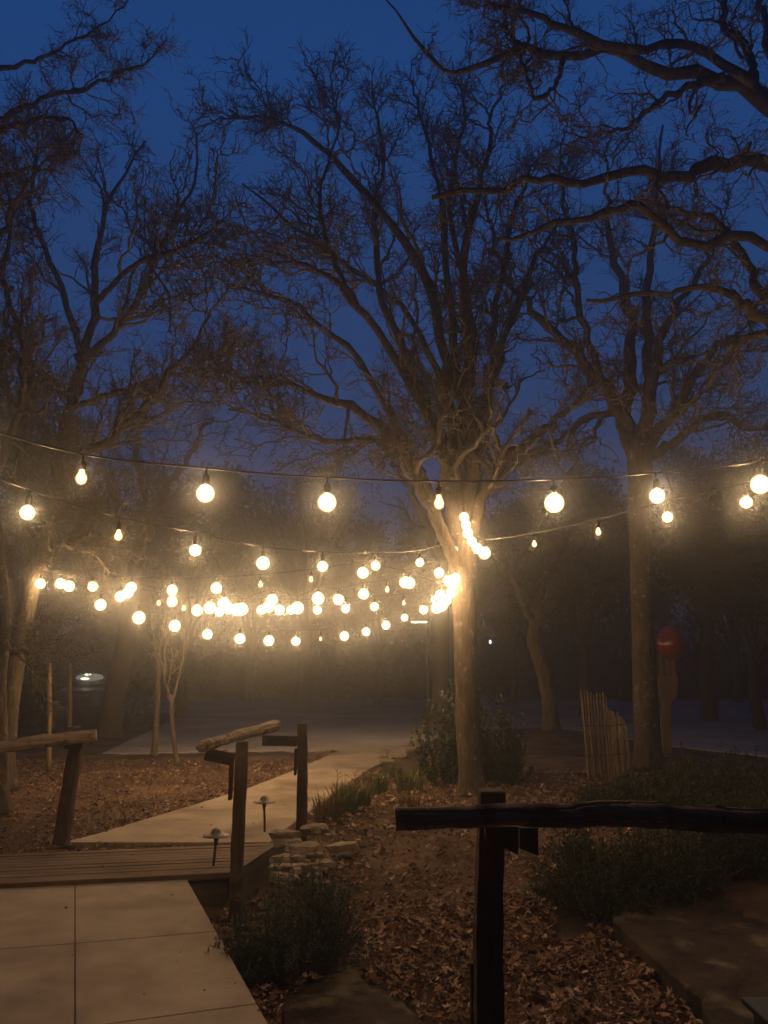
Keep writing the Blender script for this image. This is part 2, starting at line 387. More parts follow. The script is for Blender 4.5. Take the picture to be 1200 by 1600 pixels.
# a few loose leaves on the paving, boards and stones
for i, (px, py, z, lab) in enumerate([(162, 1356, .03, 'curled dark leaf lying on the deck boards, largest of those there'), (178, 1358, .03, 'small leaf beside the large curled leaf on the deck'),
        (205, 1338, .03, 'dark leaf near the back edge of the deck boards'), (240, 1324, .03, 'dark leaf where the deck meets the concrete path'),
        (103, 1421, 0, 'small dark leaf on the near concrete left of the joint'), (268, 1400, 0, 'tiny leaf on the near concrete by the deck'), (70, 1534, 0, 'tiny leaf far forward on the near concrete'),
        (330, 1290, 0, 'leaf lying in the middle of the concrete path'), (315, 1243+20, 0, 'leaf near the left edge of the concrete path'), (440, 1232, 0, 'pale leaf far up the concrete path')]):
    p = G(px, py, z); o = leaves('fallen_leaf', np.array([(p[0], p[1], z+.002)]), .028, M['leaf'], .2)
    tag(o, lab, 'leaf', 'loose leaves on the paving')
pc_ = np.c_[R.uniform(-4, 1, 900), R.uniform(2.8, 15, 900), np.full(900, .004)]
pc_ = pc_[(inside(pc_, slabpoly) & (R.random(900) < .35)) | inside(pc_, pathpoly)]
tag(leaves('leaf_crumbs', pc_, .011, M['leaf'], .3), 'crumbs of leaf and grit scattered over the concrete', 'debris', kind='stuff')
# twigs and crumbs of bark strewn over the beds
pt = np.r_[scatter(420, -1, 3.2, 2.8, 8, av), scatter(420, -6, -.8, 7, 12, av[3:])]; nn_ = len(pt)
a_ = R.uniform(0, 6.28, nn_); L_ = R.uniform(.04, .2, nn_); q_ = np.stack([pt+np.c_[np.cos(a_)*L_*(u-.5), np.sin(a_)*L_*(u-.5), R.normal(.03, .008, nn_)]+R.normal(0, .005, (nn_, 3)) for u in (0, .33, .66, 1)], 1)
v_, f_ = tubes(q_, np.broadcast_to(np.array((.003, .0028, .0025, .0015)), (nn_, 4)), 4)
tag(mesh('twig_litter', v_, [f_], M['dry']), 'small broken twigs scattered through the dead leaves', 'twigs', kind='stuff')
def flagstone(poly, z, label, t=.05):
    o = np.array(poly); n = len(o)
    t_ = np.linspace(0, n, n*6, endpoint=False); i = t_.astype(int); u = (t_-i)[:, None]
    q = o[i]*(1-u)+o[(i+1) % n]*u; q = q+R.normal(0, .016, q.shape)
    ob = slab('flagstone', q, z, z-.12, M['flag'], .012, kind=None)
    return tag(ob, label, 'flagstone', 'flagstones set in the leafy bed')
for nm, pg, l in (('r', fr, 'large brown flagstone slab filling the lower right corner'), ('s', fs, 'small flagstone sunk among leaves right of the dark post'), ('b', fb, 'flagstone below the rosemary bush, at the bottom middle')):
    c = np.mean(pg, 0); z = float(gz(c[0], c[1]))+.018
    if nm == 'r':
        # split off the front patch
        pass
    flagstone(pg, z, l)

# ------------------------------------------------------------------ boardwalk
dk = thing('boardwalk', G(200, 1345, 0), 'low wooden boardwalk crossing between the near slab and the path', 'boardwalk')
A0, A1 = G(0, 1382, .03), G(367, 1364, .03); B0, B1 = G(0, 1335, .03), G(437, 1317, .03)
ext = 2.6
def ends(t):
    a = A0+(B0-A0)*t; b = A1+(B1-A1)*t; d = (a-b)/np.linalg.norm(a-b); return a+d*ext, b
nb = 10
for i in range(nb):
    t0, t1 = i/nb, (i+1)/nb
    a, b = ends(t0); c, d = ends(t1); g = .006
    w = (c-a)/np.linalg.norm(c-a)
    z = .03+R.normal(0, .0015)
    v, f = slab(None, [a+w*g, b+w*g, d-w*g, c-w*g], z, z-.045, None, .004)
    MB().add(v, f).build('plank', M['plank'], dk)
a, b = ends(0); c, d = ends(1)
v, f = slab(None, [a+(0, .03, 0), b+(-.06, .03, 0), d+(-.06, -.03, 0), c+(0, -.03, 0)], -.025, -.24, None, .004)
MB().add(v, f).build('frame', M['skirt'], dk)
# side skirt board
e = (d-b)/np.linalg.norm(d-b); nrm = np.array((e[1], -e[0], 0))
s0, s1 = b-e*.10+nrm*.005, d+e*.05+nrm*.005
v = [s0+(0, 0, -.30), s1+(0, 0, -.24), s1+(0, 0, .035), s0+(0, 0, .035)]; v = v+[p+nrm*.04 for p in v]
MB().add(v, [(0, 3, 2, 1), (4, 5, 6, 7), (0, 1, 5, 4), (1, 2, 6, 5), (2, 3, 7, 6), (3, 0, 4, 7)]).build('skirt_board', M['skirt'], dk)

# ------------------------------------------------------------------ rough timber posts and log rails
def post_mesh(base, top, w0, w1, seed, square=.75, n=16, k=26):
    g = np.random.default_rng(seed); t = np.linspace(0, 1, k)
    p = base+(top-base)*t[:, None]+np.c_[np.sin(t*5+seed)*.006, np.cos(t*4+seed)*.005, np.zeros(k)]
    a = np.linspace(0, 2*math.pi, n, endpoint=False)+.4
    sq = 1/np.maximum(np.abs(np.cos(a)), np.abs(np.sin(a))); sq = 1+(sq-1)*square
    r = ((w0+(w1-w0)*t)/2)[:, None]*sq
    for q_ in range(7): r = r*(1+.016*np.sin(t[:, None]*g.uniform(4, 40)+g.integers(1, 6)*a+g.uniform(0, 6)))
    v = p[:, None]+np.stack([np.cos(a)*r, np.sin(a)*r, np.zeros_like(r)], -1)
    top_in = v[-1]*.9+v[-1].mean(0)*.1+(0, 0, .006)
    v = np.concatenate([v.reshape(-1, 3), top_in, [v[-1].mean(0)+(0, 0, .008)]])
    f = [(i*n+j, i*n+(j+1) % n, (i+1)*n+(j+1) % n, (i+1)*n+j) for i in range(k) for j in range(n)]
    f += [(k*n+j, k*n+(j+1) % n, (k+1)*n) for j in range(n)]
    return v, f
def log_mesh(pts, r, seed, n=44, k=110, wob=.10):
    c = catmull(pts, k); g = np.random.default_rng(seed)
    c = c+np.c_[np.zeros(k), np.cumsum(g.normal(0, .0007, k)), np.cumsum(g.normal(0, .0008, k))]
    rr = np.interp(np.linspace(0, 1, k), np.linspace(0, 1, len(r)), r)
    rr = rr*(1+.03*np.sin(np.linspace(0, 19, k)+seed)+.02*np.sin(np.linspace(0, 47, k))+.10*np.exp(-((np.arange(k)/k-.37)/.012)**2)+.08*np.exp(-((np.arange(k)/k-.72)/.010)**2))
    rr[0] *= .9; rr[-1] *= .88
    v, f = tube1(c, rr, n, wob, seed); V = v.reshape(k, n, 3); ctr = V.mean(1, keepdims=True)
    a = np.linspace(0, 2*math.pi, n, endpoint=False); L = np.linspace(0, 1, k)[:, None]; gr = np.zeros((k, n))
    for q in range(34):
        a0 = g.uniform(0, 6.28)+.35*np.sin(L*g.uniform(3, 9)+g.uniform(0, 6)); x0 = g.uniform(0, 1); le = g.uniform(.06, .3)
        da = np.abs((a[None]-a0+math.pi) % (2*math.pi)-math.pi); gr = np.maximum(gr, np.exp(-(da/.09)**2)*np.clip(1.3-np.abs(L-x0)/le*1.3, 0, 1))
    V = ctr+(V-ctr)*(1-.27*gr)[..., None]
    return V.reshape(-1, 3), f
# middle railing
rl = thing('log_railing', GG(420, 1360), 'short log railing on two rough posts at the right end of the boardwalk', 'railing', 'log railings')
d1, d2 = 5.95, 7.15
b1 = P(370, 1402, d1); t1 = P(377, 1160, d1); b2 = P(470, 1330, d2); t2 = P(473, 1131, d2)
b1[2] = -.3; b2[2] = -.3
for b_, t_, w_, sd in ((b1, t1, .095, 3), (b2, t2, .098, 5)):
    v, f = post_mesh(b_, t_, w_*.98, w_*.88, sd); MB().add(v, f).build('post', M['post'], rl, False)
def arm(a, b, h, th, name='bracket'):
    a, b = np.array(a), np.array(b); d = b-a; L = np.linalg.norm(d); rz = math.atan2(d[1], d[0]); ry = -math.atan2(d[2], math.hypot(d[0], d[1]))
    return MB().box((a+b)/2, (L, th, h), rz=rz, ry=ry, bev=.004)
a1 = P(321, 1178, d1-.08); a2 = P(365, 1187, d1-.01); arm(a1, a2, .085, .045).build('bracket', M['bracket'], rl)
MB().box(P(363.5, 1215, d1)+(-.012, 0, -.0), (.022, .07, .30), bev=.003).build('cleat', M['bracket'], rl)
a3 = P(410, 1157, d2-.08); a4 = P(464, 1158, d2-.01); arm(a3, a4, .085, .045).build('bracket', M['bracket'], rl)
MB().box(P(464, 1190, d2)+(-.012, 0, 0), (.02, .07, .22), bev=.003).build('cleat', M['bracket'], rl)
v, f = log_mesh([P(314, 1168, d1-.22), P(350, 1157, 6.15), P(392, 1145, 6.6), P(432, 1134, 7.25)], [.041, .038, .043, .049], 11, wob=.12)
MB().add(v, f).build('rail_log', M['log'], rl, True)
# left railing
ll = thing('log_railing', G(100, 1308), 'pale log rail on a leaning rough post, at the left end of the boardwalk', 'railing', 'log railings')
dl = 7.35
v, f = post_mesh(P(95, 1318, dl), P(124, 1143, dl+.1), .14, .118, 8, .3); MB().add(v, f).build('post', M['post'], ll)
v, f = post_mesh(P(-260, 1345, 6.9), P(-245, 1160, 6.9), .17, .15, 9, .3); MB().add(v, f).build('post', M['post'], ll)
v, f = log_mesh([P(-300, 1190, 6.6), P(-120, 1186, 6.8), P(0, 1166, 7.0), P(75, 1154, 7.1), P(152, 1146, 7.2)], [.046, .05, .05, .056, .05], 21, k=160, wob=.11)
MB().add(v, f).build('rail_log', M['log'], ll, True)
arm(P(104, 1138, dl+.12), P(121+0, 1136.5, dl+.12), .02, .16).build('bracket', M['bracket'], ll)
arm(P(106, 1164, dl-.02), P(134, 1164, dl-.02), .05, .16).build('bracket', M['bracket'], ll)
# near railing at right
rr_ = thing('log_railing', GG(765, 1660), 'dark weathered log railing across the near right of the view', 'railing', 'log railings')
dn = 3.25
v, f = post_mesh(P(764, 1700, dn), P(766, 1237, dn), .108, .102, 15, .8); MB().add(v, f).build('post', M['post'], rr_)
v, f = post_mesh(P(1560, 1700, dn), P(1550, 1240, dn), .118, .11, 16, .8); MB().add(v, f).build('post', M['post'], rr_)
v, f = log_mesh([P(618, 1279, 3.02), P(760, 1277, 3.05), P(880, 1277, 3.08), P(985, 1276, 3.1), P(1080, 1285, 3.1), P(1250, 1290, 3.1), P(1650, 1295, 3.1)],
                [.038, .040, .041, .048, .046, .047, .048], 33, n=64, k=320, wob=.055)
MB().add(v, f).build('rail_log', M['log_grey'], rr_, False)
# two diagonal braces under the log and a block low on the post
def wedge(pp, d, th):
    fr_ = [P(x, y, d) for x, y in pp]; bk = [p+np.array((0, th, 0)) for p in fr_]; n = len(pp)
    return MB().add(fr_+bk, [tuple(range(n)), tuple(range(2*n-1, n-1, -1))]+[(i, i+n, (i+1) % n+n, (i+1) % n) for i in range(n)])
wedge([(758, 1292), (810, 1292), (810, 1336), (760, 1312)], 3.12, .045).build('brace', M['bracket'], rr_)
wedge([(812, 1294), (841, 1294), (841, 1337), (812, 1326)], 3.2, .20).build('bracket', M['bracket'], rr_)
v, f = post_mesh(P(741, 1700, 3.33), P(742, 1505, 3.33), .05, .045, 17, .5); MB().add(v, f).build('stake', M['post'], rr_)

# ------------------------------------------------------------------ path lights
def path_light(base, h, hat, label, lean=0):
    t = thing('path_light', base, label, 'path light', 'low garden path lights')
    b = np.array(base); top = b+np.array((lean, 0, h))
    MB().tube([b+(0, 0, -.05), b+(top-b)*.5, top-(0, 0, .05)], .011, 10).build('stem', M['metal'], t, True)
    MB().lathe(top, [(.011, -.09), (.02, -.05), (.022, -.02), (.02, -.004)], 14).build('lamp_housing', M['metal'], t, True)
    MB().lathe(top, [(hat, -.020), (hat*.98, -.014), (hat*.62, -.004), (hat*.40, .010), (hat*.34, .026), (hat*.2, .040), (.001, .045)], 24).build('hat', M['hat'], t, True)
p = GG(329, 1404); path_light(p, P(338, 1302, p[1])[2]-p[2], .108, 'bronze mushroom path light nearer the camera, left of the front post', P(338, 1302, p[1])[0]-p[0])
p = GG(414, 1320); path_light(p, P(413, 1250, p[1])[2]-p[2], .108, 'bronze mushroom path light between the two railing posts, by the path', P(413, 1250, p[1])[0]-p[0])

# ------------------------------------------------------------------ stones
def rock(name, c, size, seed, m, label, cat, group, rz=0, flat=True):
    import bmesh
    g = np.random.default_rng(seed); bm = bmesh.new(); bmesh.ops.create_icosphere(bm, subdivisions=4, radius=1)
    v = np.array([q.co[:] for q in bm.verts]); f = [tuple(w.index for w in h.verts) for h in bm.faces]; bm.free()
    v = np.sign(v)*np.abs(v)**.62; v[:, :2] *= .82
    for _ in range(11):
        n = g.normal(size=3); n[2] *= .5; n /= np.linalg.norm(n); lim = g.uniform(.62, .9); d = v@n
        v = v-np.maximum(d-lim, 0)[:, None]*n
    v[:, 2] = np.clip(v[:, 2], -.6, .62+g.uniform(-.03, .03))
    v = v+.03*np.sin(v[:, [1, 2, 0]]*7+seed)+.018*np.sin(v[:, [2, 0, 1]]*19+seed*2)+g.normal(0, .008, v.shape)
    v = (v*np.array(size)/2*1.12)@rotm(g.normal(0, .1), g.normal(0, .1), rz).T+np.array(c)
    return tag(mesh(name, v, f, m), label, cat, group)
ST = [(492, 1296, 56, 24, 'pale flat stone at the foot of the far railing post, on its right'), (445, 1305, 60, 22, 'topmost left stone of the pile, against the far railing post'),
      (450, 1318, 52, 20, 'stone second from the top on the left of the pile'), (470, 1328, 66, 26, 'large slab stone leaning at the middle of the pile'),
      (443, 1343, 52, 20, 'stone halfway down the pile, touching the boardwalk skirt'), (491, 1340, 38, 22, 'blocky stone on the right side of the pile'),
      (449, 1357, 70, 20, 'long flat stone near the bottom of the pile, on the left'), (484, 1355, 56, 20, 'long flat stone near the bottom of the pile, in the middle'),
      (444, 1371, 60, 22, 'lowest left stone of the pile, by the rosemary'), (491, 1371, 36, 22, 'small pale square stone at the bottom right of the pile'),
      (509, 1350, 40, 18, 'small stone at the right edge of the pile, beside a stick'), (530, 1322, 74, 32, 'large pinkish flat stone lying apart, right of the pile'),
      (462, 1342, 46, 18, 'small wedged stone in the heart of the pile'), (520, 1336, 30, 14, 'little stone just below the large pinkish stone'),
      (556, 1262, 26, 12, 'small stone in the grass beside the path')]
for i, (px, py, w, h, l) in enumerate(ST):
    g0 = GG(px, py+h*.45); d = g0[1]
    lift = max(0, (1371-py)/60*.10) if px < 515 else 0.0
    if px < 515:
        d = 6.05+(1371-py)/75*.75; p_ = P(px, py, d); z = p_[2]
    else: p_ = np.array((g0[0], g0[1], g0[2]+pxm(h, d)*.2))
    rock('stone', p_, (pxm(w, d)*.84, pxm(w, d)*.66, pxm(h, d)*.82), 40+i, M['stone'], l, 'stone', 'limestone pieces beside the boardwalk', R.uniform(-.5, .5))
for i in range(26):
    px, py = R.uniform(428, 540), R.uniform(1300, 1385)
    d = 6.0+(1371-py)/75*.75 if px < 510 else GG(px, py)[1]; p_ = P(px, py, d) if px < 510 else GG(px, py)
    w_ = R.uniform(.04, .11)
    rock('small_stone', p_, (w_, w_*.8, w_*.6), 300+i, M['stone'], 'small broken stone wedged among the larger stones of the pile', 'stone', 'small rubble in the stone pile', R.uniform(0, 3))
# buried core of the pile so the stones rest on something
rock('dirt_mound', G(470, 1350, -.17), (.75, .9, .32), 99, M['dirt'], 'low mound of dark soil under the stacked stones', 'mound', None)
# white pebbles at left post foot
for i, (px, py, s, l) in enumerate([(101, 1312, 9, 'white pebble at the foot of the left railing post'), (113, 1312, 6, 'smaller grey pebble right of the white one at the left post')]):
    p_ = G(px, py, .0); rock('pebble', p_+(0, 0, .012), (pxm(s, 7.3), pxm(s, 7.3), pxm(s, 7.3)*.7), 70+i, M['stone'], l, 'pebble', 'pebbles by the left post')
# stick leaning in the stones
a, b = P(497, 1308, 6.7), P(520, 1360, 6.3)
tag(MB().tube([a, (a+b)/2+(0, 0, .01), b], [.006, .008, .006], 6).build('stick', M['dry']), 'thin dry stick leaning on the stone pile', 'stick')
# edging stones along the right side of the path
for i, (px, py, w, h) in enumerate([(652, 1160, 26, 12), (640, 1172, 24, 9), (622, 1180, 30, 10), (668, 1128, 22, 16), (655, 1143, 24, 12), (604, 1190, 26, 10), (600, 1184, 16, 8)]):
    g0 = GG(px, py+h*.4); d = g0[1]
    rock('edging_stone', g0+np.array((0, 0, pxm(h, d)*.35)), (pxm(w, d), pxm(w, d)*.8, pxm(h, d)), 140+i, M['stone'],
         ['stone at the far end of the path edging, low and wide', 'stone second along the path edging from the far end', 'long flat stone midway along the path edging', 'upright pale stone under the shrub by the large tree',
          'stone below the upright pale one, beside the driveway', 'nearest stone of the path edging', 'small stone tucked behind the nearest edging stone'][i], 'stone', 'stones edging the far path')

# ------------------------------------------------------------------ branches
class Acc:
    def __init__(s): s.v = []; s.f = []; s.n = 0
    def add(s, v, f): s.v.append(v); s.f.append(f+s.n); s.n += len(v)
    def build(s, name, m, parent, sm=True): return mesh(name, np.concatenate(s.v), [np.concatenate(s.f)], m, parent, sm)
def spawn(p, r, m, tmin, lmin, lmax, K, ang, gn, up, ratio, rmin, g, taper=.25, lfall=.5):
    """m children per parent (p (N,Kp,3), r (N,Kp))"""
    N, Kp, _ = p.shape
    t = g.uniform(tmin, 1, (N, m)); x = t*(Kp-1); i = np.minimum(x.astype(int), Kp-2); u = (x-i)[..., None]
    ar = np.arange(N)[:, None]
    st = p[ar, i]*(1-u)+p[ar, i+1]*u; tg = p[ar, i+1]-p[ar, i]; tg /= np.linalg.norm(tg, axis=2, keepdims=True)+1e-9
    r0 = r[ar, i]*(1-u[..., 0])+r[ar, i+1]*u[..., 0]
    st, tg, r0, t = st.reshape(-1, 3), tg.reshape(-1, 3), r0.ravel(), t.ravel()
    n = len(st); rd = g.normal(size=(n, 3)); rd -= (rd*tg).sum(1, keepdims=True)*tg; rd /= np.linalg.norm(rd, axis=1, keepdims=True)+1e-9
    a = g.normal(ang, .22, n)[:, None]
    d = np.cos(a)*tg+np.sin(a)*rd+np.array((0, 0, up)); d /= np.linalg.norm(d, axis=1, keepdims=True)
    L = g.uniform(lmin, lmax, n)*(1-lfall*(t-tmin)/(1-tmin+1e-6)); st_l = (L/(K-1))[:, None]
    pts = [st]
    for k in range(K-1):
        e = d+g.normal(0, gn*1.25, (n, 3)); e /= np.linalg.norm(e, axis=1, keepdims=True)      # knobbly zigzag about a slowly turning line
        pts.append(pts[-1]+e*st_l)
        d = d+g.normal(0, gn*.38, (n, 3))+np.array((0, 0, up*.35)); d /= np.linalg.norm(d, axis=1, keepdims=True)
    pc = np.stack(pts, 1)
    rb = np.maximum(np.minimum(r0*ratio, L*.022+.001), rmin)
    rc = rb[:, None]*np.linspace(1, taper, K)[None]; rc = np.maximum(rc, rmin*.55)
    return pc, rc
def limb_curve(pts, d0, d1, g, gn, K=26):
    """pixel polyline (px,py,rpx) with depth from d0 to d1 -> world curve"""
    n = len(pts); dd = np.linspace(d0, d1, n)
    w = np.array([P(x, y, q) for (x, y, _), q in zip(pts, dd)]); r = np.array([pxm(z, q) for (_, _, z), q in zip(pts, dd)])
    r0_ = r[0]; c = catmull(w, K); L = np.linalg.norm(np.diff(c, axis=0), axis=1).sum()
    j = np.cumsum(g.normal(0, gn*L/K, (K, 3)), 0); j -= np.linspace(0, 1, K)[:, None]*j[-1]*.7; j[2:] += g.normal(0, min(.04, .25*r0_+.002), (K-2, 3))
    return c+j, np.interp(np.linspace(0, n-1, K), np.arange(n), r)
def grown_tree(name, base, label, trunk, d, limbs, seed, levels, group='bare trees round the string lights', mats=('bark', 'twig'), up=.22, gn=.07, tsides=18, cat='tree'):
    g = np.random.default_rng(seed)
    t = thing(name, base, label, cat, group)
    n = len(trunk); w = np.array([P(x, y, d) if not isinstance(x, tuple) else x for x, y, _ in trunk]); r = [pxm(z, d) for _, _, z in trunk]
    k = 60; c = catmull(w, k); rr = np.interp(np.linspace(0, n-1, k), np.arange(n), r); rr[:4] *= [1.28, 1.16, 1.08, 1.03]
    v, f = tube1(c, rr, tsides, .07, seed); MB().add(v, f).build('trunk', M[mats[0]], t, True)
    P1, R1 = [], []
    K = 26
    for pts, d0, d1 in limbs:
        c, r = limb_curve(pts, d0, d1, g, gn, K)
        r = r*(1+.07*g.normal(size=K)+.10*np.maximum(0, np.sin(np.arange(K)*g.uniform(.9, 1.5)+g.uniform(0, 6)))**6)
        v, q = tubes(c[None], r[None], 9 if r[0] > .03 else 6); mesh('limb', v, [q], M[mats[0]], t, True)
        P1.append(c); R1.append(r)
    p, r = np.array(P1), np.array(R1)
    acc = Acc()
    for (m, tmin, lmin, lmax, K_, ang, gn_, up_, ratio, rmin, sides) in levels:
        p, r = spawn(p, r, m, tmin, lmin, lmax, K_, ang, gn_, up_, ratio, rmin, g)
        v, q = tubes(p, r, sides); acc.add(v, q)
    acc.build('branches', M[mats[1]], t, False)
    return t
# level: children, tmin, lmin, lmax, points, angle, gnarl, up, ratio, rmin, sides
LV1 = [(17, .18, .6, 2.0, 12, .66, .24, .04, .62, .016, 6), (8, .15, .3, .85, 8, .8, .34, .09, .62, .0095, 4), (5, .2, .12, .40, 5, .8, .30, .14, .75, .006, 3), (1, .2, .08, .24, 3, .7, .35, .12, .8, .0045, 3)]
# main tree
D1 = 10.7
tree1 = grown_tree('oak_tree', G(738, 1225), 'tall bare oak in the centre right with light bulbs tied round its fork', [(738, 1245, 20), (731, 1130, 17.5), (727, 1010, 18), (725, 930, 19), (724, 880, 22), (726, 835, 20)], D1, [
    ([(716, 885, 12), (690, 828, 10), (668, 775, 9), (640, 715, 8), (565, 650, 7), (480, 612, 5.5), (400, 600, 4), (335, 575, 2)], D1-.1, 8.8),
    ([(715, 850, 11), (700, 775, 10), (685, 700, 9), (640, 600, 8), (560, 480, 6), (490, 420, 4.5), (420, 395, 2)], D1, 9.6),
    ([(718, 845, 12), (706, 720, 10), (690, 570, 9), (655, 430, 8), (565, 300, 6), (480, 215, 4), (430, 192, 3), (365, 178, 1.6)], D1, 10.4),
    ([(722, 845, 13), (714, 720, 10), (706, 600, 8), (692, 470, 6.5), (682, 330, 5), (655, 200, 3), (640, 125, 1.5)], D1+.1, 11.6),
    ([(728, 840, 13), (732, 700, 10), (724, 540, 8.5), (722, 400, 7), (755, 280, 5), (775, 190, 3), (790, 130, 1.5)], D1+.1, 10.0),
    ([(733, 845, 10), (748, 730, 8.5), (764, 630, 7.5), (800, 520, 6), (835, 420, 4.5), (880, 340, 2)], D1, 12.2),
    ([(738, 838, 10), (762, 770, 8), (788, 715, 7), (830, 680, 5.5), (880, 645, 4), (925, 600, 2)], D1, 9.4),
    ([(732, 800, 8), (748, 665, 7), (770, 570, 6), (782, 470, 5), (800, 360, 4), (830, 250, 2)], D1+.1, 11),
    ([(706, 735, 8), (650, 590, 7), (605, 470, 6), (588, 370, 5), (600, 250, 3.5), (590, 150, 1.5)], D1, 11.5),
    ([(690, 830, 7), (640, 690, 6), (560, 560, 5), (470, 480, 4), (400, 455, 3), (335, 430, 1.5)], D1, 10.9),
    ([(712, 780, 7), (700, 640, 6), (640, 500, 5), (540, 420, 4), (455, 350, 3), (380, 290, 1.5)], D1+.1, 12.3),
    ([(660, 740, 6), (600, 690, 5), (520, 690, 4), (430, 660, 3), (360, 640, 1.5)], D1-.6, 8.3),
    ([(724, 820, 8), (718, 660, 7), (738, 520, 5.5), (700, 330, 4), (720, 200, 2.5), (715, 120, 1.2)], D1+.2, 12.6),
    ([(560, 480, 4.5), (510, 380, 4), (500, 290, 3), (530, 200, 2), (520, 150, 1)], 9.6, 9.9)], 1, LV1)
# right tree
D2 = 13.0
LV2 = [(15, .18, .7, 2.0, 12, .68, .24, .04, .62, .017, 6), (8, .12, .35, 1.0, 8, .8, .34, .05, .62, .0105, 4), (5, .15, .15, .45, 5, .85, .36, .08, .75, .007, 3)]
tree2 = grown_tree('oak_tree', G(1012, 1195), 'bare oak at right with a straight dark trunk beside the giant fork', [(1014, 1200, 21), (1008, 1090, 18), (1004, 960, 17), (1001, 850, 17), (1000, 760, 18), (999, 690, 21)], D2, [
    ([(988, 705, 14), (980, 640, 12), (990, 560, 10), (980, 480, 8), (962, 400, 6), (950, 300, 3), (955, 220, 1.5)], D2, 13.6),
    ([(1003, 700, 13), (1018, 640, 11), (1033, 575, 8), (1048, 510, 6.5), (1070, 465, 5), (1110, 400, 3), (1130, 320, 1.5)], D2, 12.2),
    ([(985, 670, 11), (940, 600, 10), (893, 540, 8.5), (850, 500, 7), (800, 440, 5), (770, 370, 3), (760, 300, 1.5)], D2, 11.8),
    ([(1000, 690, 11), (1008, 600, 9), (1006, 500, 7.5), (1012, 400, 6), (1030, 300, 4), (1040, 200, 2)], D2, 13.8),
    ([(1010, 700, 10), (1050, 650, 8.5), (1085, 590, 7), (1130, 540, 5.5), (1190, 520, 4), (1260, 480, 2)], D2, 11.9),
    ([(1005, 720, 8), (1060, 690, 7), (1120, 650, 6), (1180, 670, 4.5), (1240, 640, 2)], D2, 13.5),
    ([(985, 640, 8), (930, 650, 6), (870, 690, 4.5), (800, 720, 3), (750, 735, 1.5)], D2, 14.2),
    ([(940, 600, 7), (900, 470, 5.5), (890, 380, 4), (870, 280, 2.5), (880, 200, 1.2)], 12.6, 12)], 2, LV2)
# left tree: fork hung with bulbs
D3 = 11.0
tree3 = grown_tree('oak_tree', G(6, 1222), 'bare oak at left, forked just above the end of the light strings', [(2, 1235, 19), (12, 1110, 16), (28, 1010, 14), (46, 930, 13), (60, 885, 15), (66, 862, 15)], D3, [
    ([(66, 872, 9), (84, 800, 8), (94, 755, 7.5), (122, 712, 7), (165, 690, 6), (230, 630, 5), (290, 560, 3.5), (330, 490, 1.8)], D3-.1, 9.7),
    ([(60, 868, 11), (76, 790, 11), (92, 700, 11), (102, 620, 10), (125, 550, 8), (150, 470, 6.5), (150, 380, 5), (180, 290, 3), (230, 220, 1.6)], D3, 11.4),
    ([(58, 865, 9), (42, 800, 8), (36, 730, 7.5), (40, 640, 7), (48, 560, 6), (20, 480, 5), (-20, 380, 3), (-40, 300, 1.6)], D3, 10.6),
    ([(72, 868, 5.5), (95, 850, 4.5), (135, 838, 4), (165, 820, 3), (183, 812, 1.5)], D3-.2, 10.2),
    ([(62, 880, 6), (82, 862, 5.5), (88, 820, 4.5), (92, 800, 3), (95, 770, 2), (90, 740, 1.2)], D3-.2, 10.3),
    ([(102, 620, 8), (60, 580, 7), (10, 540, 6), (-50, 520, 3)], 11.2, 10.2),
    ([(120, 560, 7), (180, 520, 6), (230, 440, 5), (265, 360, 4), (300, 290, 2.5), (310, 210, 1.4)], 11.2, 10.4),
    ([(125, 550, 6), (90, 440, 5), (50, 330, 4), (60, 240, 2.5), (50, 190, 1.2)], 11.2, 12),
    ([(100, 640, 6), (190, 610, 5), (250, 590, 4), (330, 570, 2), (380, 520, 1)], 11.1, 12.2),
    ([(150, 470, 5), (210, 410, 4.5), (270, 390, 3.5), (340, 350, 2)], 11, 9.6),
    ([(40, 640, 6), (10, 600, 5), (-10, 460, 4), (20, 350, 3), (-5, 230, 1.5)], 10.8, 11.8)], 3,
    [(17, .18, .6, 2.0, 12, .66, .24, .04, .62, .016, 6), (8, .15, .3, .85, 8, .8, .34, .09, .62, .0095, 4), (5, .2, .12, .40, 5, .8, .30, .14, .75, .006, 3), (1, .2, .08, .24, 3, .7, .35, .12, .8, .0045, 3)])
# second trunk at the very left edge
grown_tree('oak_tree', G(-6, 1262), 'rough barked trunk cut by the left edge, in front of the forked oak', [(-4, 1275, 17), (-2, 1160, 14), (-4, 1080, 12), (6, 960, 11), (-2, 880, 10), (-14, 760, 10), (-20, 640, 9)], 9.3, [
    ([(-12, 770, 8), (14, 690, 6), (36, 610, 5), (30, 520, 3.5), (50, 450, 2)], 9.3, 8.6),
    ([(-20, 650, 8), (-30, 500, 7), (0, 380, 5), (40, 300, 3.5), (90, 240, 2)], 9.3, 8.4),
    ([(-25, 560, 7), (-60, 440, 6), (-40, 300, 4), (-10, 220, 2.5)], 9.3, 9.3),
    ([(5, 1000, 4), (22, 1018, 3), (34, 1016, 2.2), (48, 1022, 1)], 9.3, 9.1)], 4,
    [(9, .2, .5, 1.3, 9, .8, .3, .05, .6, .010, 5), (7, .1, .3, .8, 6, .85, .36, .07, .6, .007, 4), (5, .1, .15, .4, 4, .85, .35, .1, .7, .005, 3)])
